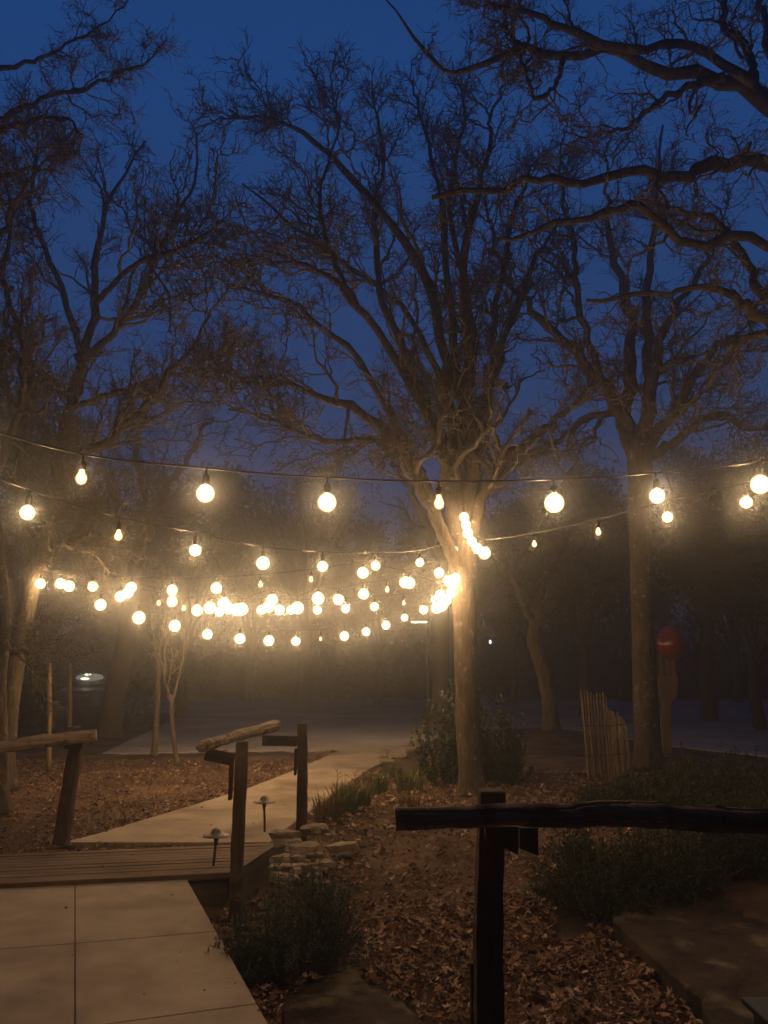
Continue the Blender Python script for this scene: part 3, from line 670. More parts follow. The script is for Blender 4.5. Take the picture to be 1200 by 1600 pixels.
# near tree off the right edge: its limbs cross the upper right
LV5 = [(13, .06, .35, 1.1, 10, .9, .36, .03, .5, .009, 6), (6, .15, .2, .55, 6, .9, .40, .05, .6, .005, 4), (5, .15, .08, .26, 4, .85, .36, .06, .7, .0035, 3)]
D5 = 6.5
grown_tree('oak_tree', G(1420, 1300), 'large oak standing beyond the right edge, its crooked limbs reaching over the view', [(1430, 1330, 42), (1425, 1000, 36), (1415, 700, 34), (1400, 500, 32), (1380, 330, 28), (1360, 150, 20)], D5, [
    ([(1370, 260, 22), (1270, 215, 18), (1180, 132, 15), (1100, 115, 12), (1000, 92, 10), (950, 62, 9), (895, 88, 8), (820, 72, 7), (760, 95, 5.5), (705, 103, 4), (655, 60, 3), (600, 0, 1.5)], D5, 6.0),
    ([(1180, 132, 9), (1080, 60, 8), (1000, 70, 7.5), (905, 50, 7), (850, 28, 6), (790, 14, 4.5), (740, -10, 3)], 6.3, 5.6),
    ([(1390, 330, 20), (1290, 240, 15), (1190, 245, 12.5), (1110, 255, 11.5), (1050, 282, 10), (1010, 268, 9), (930, 292, 8), (850, 288, 7), (780, 302, 6), (690, 314, 4)], D5, 6.1),
    ([(1400, 470, 18), (1300, 410, 12), (1215, 398, 9), (1130, 385, 8), (1060, 378, 7.5), (1000, 335, 7), (940, 345, 6), (860, 358, 5), (785, 375, 3)], D5, 5.8),
    ([(1400, 560, 16), (1290, 540, 12), (1200, 505, 9), (1160, 480, 8), (1135, 458, 7), (1080, 455, 5.5), (1000, 462, 4.5), (920, 478, 3)], D5, 6.8),
    ([(1300, 560, 11), (1235, 500, 9), (1195, 460, 8), (1170, 405, 7), (1130, 345, 5.5), (1060, 330, 4), (990, 310, 2.5)], D5, 7.2),
    ([(1130, 120, 8), (1075, 138, 6.5), (1020, 165, 5), (980, 200, 4), (930, 212, 2.5), (900, 215, 1.4)], 6.3, 6.6),
    ([(1180, 132, 8), (1170, 80, 7), (1130, 30, 6), (1150, -40, 5)], 6.4, 6.9),
    ([(1300, 230, 12), (1240, 180, 9), (1200, 60, 7), (1180, -20, 5)], 6.5, 7.2),
    ([(880, 90, 5), (870, 130, 4), (840, 150, 3.4), (820, 110, 3), (800, 60, 2)], 6.05, 6.2),
    ([(820, 75, 4.5), (790, 40, 4), (800, -10, 3)], 6.0, 5.9),
    ([(1200, 520, 6), (1150, 540, 5), (1110, 600, 3.5), (1060, 640, 2)], 6.6, 7.5)], 5, LV5, mats=('bark_near', 'twig'), gn=.08)
# left top neighbour, trunk outside the frame
grown_tree('oak_tree', G(-330, 1300), 'oak beyond the left edge whose twigs enter the top left corner', [(-330, 1330, 30), (-325, 900, 26), (-300, 600, 24), (-260, 350, 20), (-220, 200, 14)], 7.2, [
    ([(-240, 270, 12), (-100, 180, 8), (0, 172, 6), (60, 142, 4.5), (120, 138, 3.5), (180, 112, 2.5), (225, 98, 1.6), (262, 68, 1)], 7.2, 6.9),
    ([(-240, 260, 10), (-100, 130, 7), (-10, 110, 5), (50, 90, 3.5), (110, 62, 2.4), (170, 30, 1.6), (210, -10, 1)], 7.2, 7.6),
    ([(-250, 330, 12), (-130, 240, 8), (-20, 215, 6), (50, 185, 4), (100, 185, 2.5), (130, 215, 1.4)], 7.2, 6.6),
    ([(-255, 380, 12), (-130, 330, 8), (-20, 300, 5), (40, 270, 3), (90, 270, 1.5)], 7.2, 7.9)], 6,
    [(12, .3, .4, 1.0, 8, .85, .34, .06, .5, .008, 5), (7, .1, .2, .5, 6, .85, .38, .06, .6, .005, 3), (5, .1, .1, .28, 4, .85, .35, .06, .7, .0035, 3)])
# ------------------------------------------------------------------ smaller and farther trees
def simple_tree(name, label, trunk, d, limbs, seed, lv, group, cat='tree', mats=('far_bark', 'far_bark')):
    return grown_tree(name, G(trunk[0][0], trunk[0][1]), label, trunk, d, limbs, seed, lv, group, mats, tsides=10, cat=cat)
LVs = [(7, .15, .25, .6, 6, .6, .2, .12, .6, .004, 4), (5, .2, .1, .3, 4, .6, .25, .1, .7, .003, 3)]
simple_tree('sapling', 'slender leafless sapling, the left of two beside the path', [(241, 1182, 5), (245, 1110, 4.3), (247, 1050, 4), (248, 1020, 3.4)], 14.2,
    [([(248, 1050, 3), (240, 1000, 2), (236, 960, 1)], 14.2, 14), ([(248, 1025, 3), (256, 985, 2), (254, 950, 1)], 14.2, 14.4)], 21, LVs, 'young saplings', 'sapling', ('bark', 'twig'))
simple_tree('sapling', 'thin forked sapling, the right of two beside the path', [(277, 1198, 4), (270, 1140, 3.4), (267, 1095, 3), (265, 1085, 2.8)], 13.5,
    [([(266, 1092, 2.6), (258, 1060, 2), (256, 1010, 1.6), (262, 960, 1)], 13.5, 13.3), ([(268, 1100, 2.4), (280, 1060, 1.9), (290, 1010, 1.5), (288, 970, 1)], 13.5, 13.8), ([(262, 1070, 2), (268, 1030, 1.6), (266, 990, 1)], 13.4, 13.5)], 22, LVs, 'young saplings', 'sapling', ('bark', 'twig'))
for px, yt, yb, d, l in ((76, 1033, 1205, 12.5, 'thin pale pole standing behind the left log rail, the nearer of two'), (108, 1036, 1165, 15.5, 'thin pole behind the left log rail, the farther of two')):
    b_, t_ = G(px, yb), P(px+1, yt, G(px, yb)[1])
    v, f = tube1(catmull([b_, (b_+t_)/2+(.01, 0, 0), t_], 12), np.linspace(pxm(4, d), pxm(3, d), 12), 10, .05, 3)
    o = MB().add(v, f).build('pole', M['picket'], None, True); tag(o, l, 'pole', 'thin wooden poles')
simple_tree('leaning_tree', 'thick trunk leaning right beyond the left log rail', [(168, 1150, 20), (182, 1080, 17), (195, 1010, 15), (203, 950, 14), (210, 880, 12)], 19,
    [([(210, 890, 10), (240, 800, 8), (290, 720, 5), (330, 650, 3)], 19, 18), ([(205, 900, 9), (190, 800, 7), (160, 730, 4), (150, 660, 2)], 19, 20), ([(210, 880, 8), (225, 780, 6), (215, 700, 4), (240, 620, 2)], 19, 19.5)], 23,
    [(10, .15, .8, 2, 8, .8, .25, .1, .55, .012, 4), (7, .1, .4, 1.1, 6, .8, .3, .1, .6, .008, 3), (6, .1, .25, .6, 4, .8, .3, .1, .7, .006, 3)], 'trees beyond the driveway')
simple_tree('tree_behind', 'straight trunk just left behind the large oak, ending the farthest strings', [(688, 1130, 15), (689, 1060, 13), (690, 980, 12), (690, 900, 11), (692, 830, 9)], 20.5,
    [([(690, 880, 8), (650, 790, 6), (610, 720, 4), (590, 640, 2)], 20.5, 19.5), ([(692, 840, 8), (700, 760, 6), (680, 660, 4), (690, 580, 2)], 20.5, 21), ([(692, 850, 7), (740, 760, 5), (790, 700, 3), (830, 640, 2)], 20.5, 21.5)], 24,
    [(9, .15, .8, 2, 8, .8, .25, .1, .55, .012, 4), (7, .1, .4, 1.1, 6, .8, .3, .1, .6, .008, 3), (6, .1, .25, .6, 4, .8, .3, .1, .7, .006, 3)], 'trees beyond the driveway')
simple_tree('crooked_tree', 'small crooked tree with a pale patched trunk between the two large oaks', [(862, 1140, 13), (856, 1085, 11), (846, 1040, 11), (834, 1000, 11), (838, 968, 9)], 17,
    [([(836, 975, 7), (815, 940, 5), (800, 900, 3.5), (770, 860, 2)], 17, 16.5), ([(838, 970, 7), (860, 930, 5), (905, 920, 3.5), (960, 905, 2)], 17, 16.6), ([(840, 965, 6), (850, 910, 4.5), (880, 860, 3), (900, 800, 1.5)], 17, 17.5), ([(836, 985, 5), (860, 965, 3.5), (900, 962, 2.5), (930, 945, 1.2)], 17, 16.4)], 25,
    [(11, .1, .5, 1.3, 8, .8, .28, .1, .55, .008, 4), (7, .1, .3, .8, 6, .8, .3, .1, .6, .006, 3), (6, .1, .2, .5, 4, .8, .3, .1, .7, .005, 3)], 'trees beyond the driveway', mats=('bark', 'far_bark'))
# background trees: four built, the rest copies sharing their meshes
def bg_tree(seed, H, spread, dense):
    g = np.random.default_rng(seed); t = thing('background_tree', (0, 0, 0), 'x', 'tree', 'misty trees beyond the driveway')
    th = H*.34; p0 = np.array([(0, 0, -.1), (g.normal(0, .15), 0, th*.5), (g.normal(0, .3), 0, th)])
    v, f = tube1(catmull(p0, 14), np.linspace(.26, .18, 14)*H/9, 9, .07, seed); MB().add(v, f).build('trunk', M['far_bark'], t, True)
    cs, rs = [], []
    for i in range(9):
        a = i*2.4+g.normal(0, .3); q = g.uniform(.35, 1)
        e = np.array((math.cos(a)*spread*q, math.sin(a)*spread*q, H*(1-.35*q*q)+g.normal(0, .3))); s = p0[-1]*g.uniform(.8, 1)
        c = catmull([s, s+(e-s)*.35+(0, 0, H*.08), s+(e-s)*.7+(0, 0, H*.05), e], 12)+np.cumsum(g.normal(0, .05, (12, 3)), 0)
        cs.append(c); rs.append(np.linspace(.10, .02, 12)*H/9)
    cs, rs = np.array(cs), np.array(rs); acc = Acc(); v, q = tubes(cs, rs, 6); acc.add(v, q); p, r = cs, rs
    for (m, l0, l1, K_, sd, rm) in ((10, .8, 2.0, 8, 4, .018), (7, .4, 1.1, 5, 3, .012), (5, .25, .6, 3, 3, .009)):
        p, r = spawn(p, r, m, .15, l0, l1, K_, .8, .26, .08, .55, rm, g); v, q = tubes(p, r, sd); acc.add(v, q)
    acc.build('branches', M['far_bark'], t, False)
    if dense:
        tips = p[:, -1]; n = int(9000*dense); c = tips[g.integers(0, len(tips), n)]+g.normal(0, .22, (n, 3))
        o = leaves('foliage', c, .13, M['cedar'], 1.5); o.parent = t
    return t
protos = [bg_tree(51, 9, 3.6, 0), bg_tree(52, 8, 3.4, 1.0), bg_tree(53, 10, 4, .35), bg_tree(54, 6.5, 3.2, 1.3)]
# (px, depth, scale, kind, label)
BG = [(300, 26, .95, 1, 'round misty crown left of centre, behind the left bulbs'), (480, 30, .95, 2, 'pale misty tree behind the middle of the lights'), (590, 34, 1.0, 3, 'dim low tree straight beyond the end of the path'),
      (400, 38, 1.05, 1, 'faint tree in the fog behind the round misty crown'), (900, 27, .95, 1, 'dark misty tree left behind the straight right trunk'), (1085, 25, .9, 2, 'dark tree in fog right behind the giant fork'),
      (1160, 21, .9, 3, 'bushy dark tree beyond the driveway near the right edge'), (1260, 26, 1.1, 1, 'dark tree whose crown reaches in from the right edge, beyond the drive'), (790, 33, 1.05, 3, 'misty tree right behind the large oak'),
      (960, 38, 1.1, 0, 'bare faint tree seen between the crooked tree and the right oak'), (85, 30, 1.0, 3, 'dark crown above the small lit car on the left'), (40, 24, 1.0, 1, 'dense dark tree behind the left forked oak'),
      (-90, 22, 1.1, 2, 'dark tree at the left edge beyond the poles'), (700, 42, 1.1, 2, 'very faint tree hidden partly by the large oak trunk'), (1130, 36, 1.15, 3, 'faint wide crown far right between nearer trunks'),
      (220, 44, 1.1, 3, 'faint low crown far beyond the leaning trunk'), (530, 48, 1.2, 1, 'faintest tree at the far side of the driveway, centre'), (860, 46, 1.2, 1, 'faint far tree between the large oak and the crooked tree'),
      (1020, 50, 1.2, 2, 'faint tree far behind the straight right trunk'), (330, 54, 1.3, 3, 'far tree line tree left of centre, almost lost in fog')]
def copy_tree(o, parent=None):
    c = o.copy(); COL.objects.link(c); c.parent = parent
    for ch in [x for x in bpy.data.objects if x.parent == o]: copy_tree(ch, c)
    return c
used = set()
for i, (px, d, s, k, l) in enumerate(BG):
    o = protos[k] if k not in used else copy_tree(protos[k]); used.add(k)
    o.location = (G(px, 1040+CAMH*F/d, 0)[0], d, -.03); o.scale = (s, s, s); o.rotation_euler.z = i*1.9; o['label'] = l
# far wood that closes the view
def wood(n, x0, x1, y0, y1, h, size):
    p = np.c_[R.uniform(x0, x1, n), R.uniform(y0, y1, n), R.beta(1.2, 1.9, n)*h]
    hh = h*(.62+.38*np.sin(p[:, 0]*.35+1.3*np.sin(p[:, 0]*.13))*np.cos(p[:, 0]*.21+p[:, 1]*.1)); p[:, 2] *= hh/h
    return p
tag(leaves('far_woodland', wood(45000, -55, 60, 45, 62, 10, .5), .42, M['cedar'], 1.4), 'dark band of woodland closing the far side of the driveway', 'woodland', kind='stuff')
tag(leaves('undergrowth', wood(20000, -26, 30, 39.5, 43, 1.9, .3), .20, M['cedar'], 1.4), 'low dark undergrowth along the far edge of the driveway', 'undergrowth', kind='stuff')
pz = wood(9000, -17, -5.4, 20, 26, 2.2, .2); pz = pz[(pz[:, 0]/pz[:, 1] < -.40) | (pz[:, 0]/pz[:, 1] > -.325)]; pz = pz[pz[:, 0] < -5.4-(pz[:, 1]-20)*.9]
tag(leaves('left_thicket', pz, .13, M['cedar'], 1.4), 'dark brush beyond the left log rail, under the far trees', 'brush', kind='stuff')

# ------------------------------------------------------------------ shrubs and grasses
def sprig_bush(name, c, rx, ry, h, n, m, label, group, leaf=.022, stems=None, per=26, cat='shrub', wid=.22, spread=.9):
    """upright leafy stems rising from the base: needle leaves all along each"""
    g = np.random.default_rng(abs(hash(label)) % 9999 if False else int(c[0]*1000+c[1]*77) % 9999)
    t = thing(name, c, label, cat, group); c = np.array(c)
    a = g.uniform(0, 2*math.pi, n); q = np.sqrt(g.random(n))
    la = g.uniform(0, 2*math.pi, 9); lob = g.integers(0, 9, n); lq = g.uniform(.35, 1, 9); lh = g.uniform(.5, 1.15, 9)
    k_ = g.random(n) < .8
    a = np.where(k_, la[lob]+g.normal(0, .28, n), a); q = np.where(k_, np.clip(lq[lob]+g.normal(0, .16, n), 0, 1.12), q)
    b0 = c+np.c_[np.cos(a)*q*rx*.35, np.sin(a)*q*ry*.35, np.zeros(n)]
    hh = h*(1-.45*q**2)*g.uniform(.5, 1.15, n)*np.where(k_, lh[lob], 1)
    tip = c+np.c_[np.cos(a)*q*rx*spread, np.sin(a)*q*ry*spread, hh]+g.normal(0, .03, (n, 3))
    K = 7; u = np.linspace(0, 1, K)[None, :, None]
    mid = (b0+tip)/2+np.c_[np.cos(a)*rx*.18, np.sin(a)*ry*.18, np.zeros(n)]
    p = (1-u)**2*b0[:, None]+2*u*(1-u)*mid[:, None]+u*u*tip[:, None]+g.normal(0, .008, (n, K, 3))
    v, f = tubes(p, np.broadcast_to(np.linspace(.0035, .0012, K), (n, K)), 3); mesh('stems', v, [f], M['twig'], t)
    tt = g.uniform(.12, 1, (n, per)); x = tt*(K-1); i = np.minimum(x.astype(int), K-2); w = (x-i)[..., None]; ar = np.arange(n)[:, None]
    s = (p[ar, i]*(1-w)+p[ar, i+1]*w).reshape(-1, 3); tg = (p[ar, i+1]-p[ar, i]).reshape(-1, 3); tg /= np.linalg.norm(tg, axis=1, keepdims=True)
    N = len(s); rd = g.normal(size=(N, 3)); rd /= np.linalg.norm(rd, axis=1, keepdims=True)
    d = tg*.8+rd*.9+np.array((0, 0, .2)); d /= np.linalg.norm(d, axis=1, keepdims=True); L = leaf*g.uniform(.6, 1.4, N)[:, None]
    sd = np.cross(d, g.normal(size=(N, 3))); sd /= np.linalg.norm(sd, axis=1, keepdims=True)
    v = np.stack([s, s+d*L*.5+sd*L*wid, s+d*L, s+d*L*.5-sd*L*wid], 1).reshape(-1, 3)
    mesh('foliage', v, [np.arange(N*4).reshape(-1, 4)], m, t)
    return t
b = GG(440, 1560); b[1] += .05
sprig_bush('rosemary_bush', (b[0]+.0, b[1]+.25, gz(b[0], b[1]+.2)), .42, .36, .60, 360, M['rosemary'], 'dark green rosemary bush beside the near concrete slab', None, .034, per=56, wid=.09, spread=1.05)
b = GG(345, 1500)
sprig_bush('weed', (G(338, 1480, 0)[0]+.02, G(338, 1480, 0)[1], -.05), .06, .06, .16, 14, M['dry'], 'small dry weed at the slab edge left of the rosemary', None, .016, per=12, cat='weed')
for px, d, rx, h, l in ((905, 6.3, .38, .62, 'soft green shrub under the near log rail, leftmost'), (1010, 6.5, .45, .66, 'soft green shrub under the near log rail, second from left'), (1110, 6.8, .45, .66, 'dark shrub under the near log rail, third from left'), (1210, 7.3, .5, .75, 'dark shrub under the near log rail at the right edge')):
    x = G(px, 1040+CAMH*F/d, 0)[0]
    sprig_bush('garden_shrub', (x, d, gz(x, d)), rx, rx, h, 300, M['bush'], l, 'shrubs along the near rail', .04, per=46, wid=.12, spread=1.2)
for px, d, rx, h, l in ((960, 9.2, .5, .5, 'low dark shrub in front of the stick fence'), (1060, 9.6, .6, .62, 'dark shrub at the foot of the straight right trunk'), (1150, 9.4, .6, .66, 'dark shrub right of the giant fork'), (1250, 10, .7, .8, 'dark shrub behind the log rail at the right edge')):
    x = G(px, 1040+CAMH*F/d, 0)[0]
    sprig_bush('low_shrub', (x, d, gz(x, d)), rx, rx, h, 260, M['bush'], l, 'low shrubs behind the bed', .05, per=40, wid=.12, spread=1.3)
for px, d, rx, h, l in ((690, 11.5, .42, 1.42, 'glossy leaved shrub left against the large oak trunk'), (780, 11.7, .42, 1.15, 'glossy leaved shrub right of the large oak trunk'), (725, 12.2, .4, 1.2, 'glossy shrub hidden half behind the large oak trunk')):
    x = G(px, 1040+CAMH*F/d, 0)[0]
    sprig_bush('evergreen_shrub', (x, d, gz(x, d)), rx, rx, h, 130, M['glossy'], l, 'evergreen shrubs round the large oak', .055, per=45, wid=.28, spread=1.0)
def grass_clump(name, c, r, h, n, m, label, group=None, cat='grass clump', w=.007, lean=.6):
    g = np.random.default_rng(int(c[0]*777+c[1]*99) % 99999); a = g.uniform(0, 2*math.pi, n); q = np.sqrt(g.random(n))
    b0 = np.array(c)+np.c_[np.cos(a)*q*r*.5, np.sin(a)*q*r*.5, np.zeros(n)]; L = h*g.uniform(.6, 1.15, n); K = 6
    a2 = a+g.normal(0, .7, n); out = np.c_[np.cos(a2), np.sin(a2), np.zeros(n)]; le = g.uniform(.2, 1, n)*lean
    sd = np.c_[-np.sin(a2), np.cos(a2), np.zeros(n)]; V = []
    for k in range(K):
        u = k/(K-1); c_ = b0+out*(le*L*u**1.7)[:, None]+np.c_[np.zeros(n), np.zeros(n), L*(u-.35*le*u**3)]
        ww = w*(1-u)**.6; V += [c_-sd*ww, c_+sd*ww]
    V = np.stack(V, 1); b_ = (np.arange(n)*2*K)[:, None]
    f = np.concatenate([np.concatenate([b_+2*k, b_+2*k+1, b_+2*k+3, b_+2*k+2], 1) for k in range(K-1)])
    return tag(mesh(name, V.reshape(-1, 3), [f], m), label, cat, group)
for px, py, r, h, n, mm, l in ((512, 1283, .3, .34, 170, 'dry', 'strappy dry grass clump right of the far railing post'), (540, 1272, .28, .38, 200, 'grass', 'green strappy clump beside the path, behind the stones'), (562, 1262, .26, .32, 160, 'grass', 'green clump at the path edge, right of the strappy one'),
        (590, 1240, .3, .3, 150, 'grass', 'low green tuft halfway up the path edge'), (640, 1238, .35, .32, 170, 'grass', 'green tuft in the leaf bed left of the large oak'), (612, 1215, .3, .25, 130, 'grass', 'small tuft near the far path edging'), (660, 1215, .3, .3, 120, 'grass', 'tuft near the foot of the large oak'),
        (640, 1262, .25, .2, 90, 'dry', 'dry tuft in the leaves above the near log rail end')):
    p = GG(px, py); grass_clump('grass_clump', p, r, h, n, M[mm], l, 'grass clumps along the path')
# seed stalks and thin bare stems standing in the bed
for px, yb, yt, l in ((524, 1265, 1200, 'thin seed stalk in the grass by the path, leftmost'), (552, 1255, 1203, 'thin dark seed stalk in the grass by the path, with a thick head'), (603, 1210, 1170, 'short dark stalk by the far path edging'),
                      (706, 1262, 1195, 'thin bare stem in front of the large oak'), (685, 1130, 1010, 'thin slanting bare stem left of the large oak'), (868, 1255, 1190, 'thin bare stem in the leaf bed between the oaks')):
    b_ = GG(px, yb); t_ = P(px+(-28 if yb == 1130 else 3), yt, b_[1]); m_ = (b_+t_)/2+(.01, 0, 0)
    mb = MB().tube(catmull([b_, m_, t_], 8), np.linspace(.006, .0025, 8), 5)
    for k in range(5):
        s = b_+(t_-b_)*(.5+.1*k); e_ = s+np.array((R.normal(0, .06), R.normal(0, .04), .06)); mb.tube([s, e_], [.003, .002], 4)
    tag(mb.build('dry_stem', M['dry'] if px < 600 else M['twig']), l, 'stem', 'bare stems in the bed')

# ------------------------------------------------------------------ stick fence
fc = thing('stick_fence', GG(930, 1195), 'short fence of upright cut sticks wired together, left of the straight right trunk', 'fence')
g = np.random.default_rng(5); k = 0
for i in range(19):
    if i < 9: px = 908+i*4.9; d = 11.6+.02*i; yt = 1080+i*1.2+g.normal(0, 3); sl = 7
    else: px = 948+(i-9)*3.4; d = 11.9+.16*(i-9); yt = 1104+(i-9)*2.6+g.normal(0, 4); sl = 3
    top = P(px, yt, d); bot = np.array((top[0]+pxm(sl, d)*g.uniform(.3, 1), d, gz(top[0], d)-.03)); w = g.uniform(.011, .020)
    v, f = tube1(catmull([bot, (bot+top)/2+g.normal(0, .008, 3), top], 9), np.linspace(w, w*.85, 9), 8, .06, i)
    MB().add(v, f).build('picket', M['picket'], fc, False)
for zz in (1134, 1180):
    mb = MB()
    for (xa, da, xb, db, o_) in ((903, 11.56, 950, 11.74, 0), (950, 11.78, 983, 13.3, -3)): mb.tube([P(xa, zz, da-.03), P(xb, zz+o_, db-.03)], .006, 6)
    mb.build('wire', M['metal'], fc)

# ------------------------------------------------------------------ giant fork holding a tomato
df = 15.8; base = G(1042, 1170, 0); base[1] = df; base[0] = P(1042, 1160, df)[0]; base[2] = -.03
fk = thing('giant_fork', base, 'giant wooden fork standing on its handle right of the straight trunk', 'sculpture')
cx = P(1039, 1060, df)[0]; zt = P(1039, 1022, df)[2]; zb = P(1039, 1098, df)[2]; zj = P(1039, 1056, df)[2]
hw = pxm(19, df)
def ext_poly(o, y, th):
    n = len(o); a = [(x, y-th/2, z) for x, z in o]; b = [(x, y+th/2, z) for x, z in o]
    return a+b, [tuple(range(n)), tuple(range(2*n-1, n-1, -1))]+[(i, i+n, (i+1) % n+n, (i+1) % n) for i in range(n)]
o = [(cx-hw*.98, zj), (cx-hw*1.0, zj-.18), (cx-hw*.8, zb+.12), (cx-hw*.4, zb+.02), (cx-hw*.2, zb-.03), (cx+hw*.2, zb-.03), (cx+hw*.4, zb+.02), (cx+hw*.8, zb+.12), (cx+hw, zj-.18), (cx+hw*.98, zj)]
v, f = ext_poly(o, df, .07); MB().add(v, f).build('fork_head', M['forkwood'], fk)
for i in range(4):
    x0 = cx-hw+2*hw*(i/4)+.012; x1 = x0+2*hw/4*.66
    o = [(x0, zj-.002), (x1, zj-.002), (x1-.006, zt-.05), ((x0+x1)/2, zt+.02), (x0+.006, zt-.05)]
    v, f = ext_poly(o, df, .06); MB().add(v, f).build('tine', M['forkwood'], fk)
hx = base[0]
o = [(hx-.075, -.05), (hx+.075, -.05), (hx+.09, .5), (cx+.07, zb-.02), (cx-.07, zb-.02), (hx-.09, .5)]
v, f = ext_poly(o, df, .07); MB().add(v, f).build('handle', M['forkwood'], fk)
tc = P(1050, 1003, df)
mb = MB(); prof = []
for i in range(17):
    a = -math.pi/2+math.pi*i/16; rr0 = math.cos(a)*.30*(1-.12*math.sin(a)); z = math.sin(a)*.36; prof.append((max(rr0, .001), z-(.05*math.exp(-(rr0/.08)**2) if a > 0 else 0)))
mb.lathe(tc, prof, 30, rotm(0, .12, 0))
tm = tag(mb.build('giant_tomato', M['tomato'], None, True), 'big shiny red tomato stuck on the tines of the giant fork', 'sculpture')

# ------------------------------------------------------------------ corner of a teal planter, lower right
pc = P(1155, 1562, 3.0)
tp = thing('planter_box', (pc[0]+.25, 2.8, 0), 'dark teal planter box cut by the lower right corner', 'planter')
z0 = float(gz(pc[0]+.2, 2.8))+.035
MB().box((pc[0]+.28, 2.78, (z0+pc[2]-.012)/2), (.50, .38, pc[2]-.012-z0), bev=.006).build('box', M['teal'], tp)
MB().box((pc[0]+.28, 2.785, pc[2]), (.55, .43, .022), bev=.005).build('rim', M['teal'], tp)

# ------------------------------------------------------------------ far car, lamp post, glowing bar
cd = 31.0; cxw = P(152, 1045, cd)[0]
cr_ = thing('parked_car', (cxw, cd, 0), 'parked car in the dark at left with glowing ovals for the glint on its windscreen', 'car')
prof = [(-.9, .25), (-.9, .75), (-.86, .92), (-.74, 1.0), (-.62, 1.38), (-.5, 1.47), (.5, 1.47), (.62, 1.38), (.74, 1.0), (.86, .92), (.9, .75), (.9, .25)]
n = len(prof); secs = [(-2.1, .62, .72), (-1.95, .9, .75), (-1.0, .99, .82), (-.85, 1, .83), (-.15, 1, 1), (1.1, 1, 1), (1.9, .97, .80), (2.1, .85, .72)]
V = []
for (yy, sx, sz) in secs:
    for (x, z) in prof: V.append((cxw+x*sx, cd+yy, .0+(min(z, 1.0) if sz < .9 else z)*(sz if sz < .9 else 1)))
Fc = [(i*n+j, i*n+(j+1) % n, (i+1)*n+(j+1) % n, (i+1)*n+j) for i in range(len(secs)-1) for j in range(n)]+[tuple(range(n-1, -1, -1)), tuple((len(secs)-1)*n+j for j in range(n))]
MB().add(V, Fc).build('body', M['car'], cr_)
MB().add([(cxw-.72, cd-.83, .87), (cxw+.72, cd-.83, .87), (cxw+.56, cd-.19, 1.40), (cxw-.56, cd-.19, 1.40), (cxw-.72, cd-.80, .86), (cxw+.72, cd-.80, .86), (cxw+.56, cd-.16, 1.39), (cxw-.56, cd-.16, 1.39)],
         [(0, 1, 2, 3), (7, 6, 5, 4), (0, 4, 5, 1), (1, 5, 6, 2), (2, 6, 7, 3), (3, 7, 4, 0)]).build('windscreen', M['glass'], cr_)
for sx in (-1, 1):
    for yy in (-1.35, 1.35):
        w_ = MB().lathe((cxw+sx*.8, cd+yy, .32), [(.20, -.09), (.30, -.10), (.32, -.07), (.32, .07), (.30, .10), (.20, .09)], 20, rotm(0, math.pi/2, 0)).build('wheel', M['rubber'], cr_, True)
        MB().lathe((cxw+sx*.8, cd+yy, .32), [(.001, -.096), (.19, -.092), (.19, .092), (.001, .096)], 16, rotm(0, math.pi/2, 0)).build('rim', M['chrome'], w_)
RX = rotm(math.pi/2-.85, 0, 0)
def oval(c, a, b, m, name):
    n_ = 24; th = np.linspace(0, 2*math.pi, n_, endpoint=False); pts_ = []
    for yy, k in ((-.02, .9), (0, 1), (.02, .9)): pts_.append(np.c_[np.cos(th)*a*k, np.full(n_, yy), np.sin(th)*b*k])
    v = np.concatenate(pts_)@rotm(-.6, 0, 0).T+np.array(c)
    f = [(i*n_+j, i*n_+(j+1) % n_, (i+1)*n_+(j+1) % n_, (i+1)*n_+j) for i in range(2) for j in range(n_)]+[tuple(range(n_-1, -1, -1)), tuple(2*n_+j for j in range(n_))]
    return MB().add(v, f).build(name, m, cr_)
oval((cxw-.02, cd-.66, 1.17), .52, .17, emis('car_glow', (1, .92, .72), .22), 'windscreen_glow')  # glowing ovals added in place of reflections on the windscreen
oval((cxw-.18, cd-.72, 1.12), .17, .05, M['car_glint'], 'windscreen_glint'); oval((cxw-.10, cd-.68, 1.27), .13, .035, M['car_glint'], 'windscreen_glint')
MB().box((cxw+.1, cd-2.12, .56), (.8, .04, .07), bev=.01).build('grille', M['chrome'], cr_)
for sx in (-1, 1): MB().box((cxw+sx*.5, cd-2.06, .58), (.22, .05, .10), bev=.02).build('headlight', M['glass'], cr_)
ld = 40.0; lp = P(766, 1004, ld)
lt = thing('lamp_post', (lp[0], ld, 0), 'tiny far lamp seen just right of the large oak trunk', 'lamp')
MB().tube([(lp[0], ld, -.05), (lp[0], ld, lp[2]-.15)], .04, 8).build('pole', M['metal'], lt)
MB().lathe(lp+np.array((0, 0, .15)), [(.16, -.02), (.12, .04), (.001, .09)], 12).build('lamp_hood', M['metal'], lt)
MB().lathe(lp, [(.001, -.07), (.05, -.04), (.06, 0), (.05, .08), (.04, .13)], 12).build('lamp', emis('far_lamp', (.95, .95, 1), 2.5), lt, True)
bd = 17.0; c0 = P(655, 972, bd)
bt = thing('glowing_bar', c0, 'thin horizontal glowing bar on a pole left of the large oak', 'lamp')
MB().box(c0, (pxm(25, bd), .05, .035), bev=.01).build('tube', emis('bar_emission', (1, .78, .5), 3), bt)  # plain emissive box makes the bright bar
MB().box(c0+(0, 0, .035), (pxm(30, bd), .12, .03), bev=.008).build('hood', M['metal'], bt)
MB().tube([(P(668, 972, bd)[0], bd+.05, -.05), (P(668, 972, bd)[0], bd+.05, c0[2]+.03)], .02, 8).build('pole', M['metal'], bt)

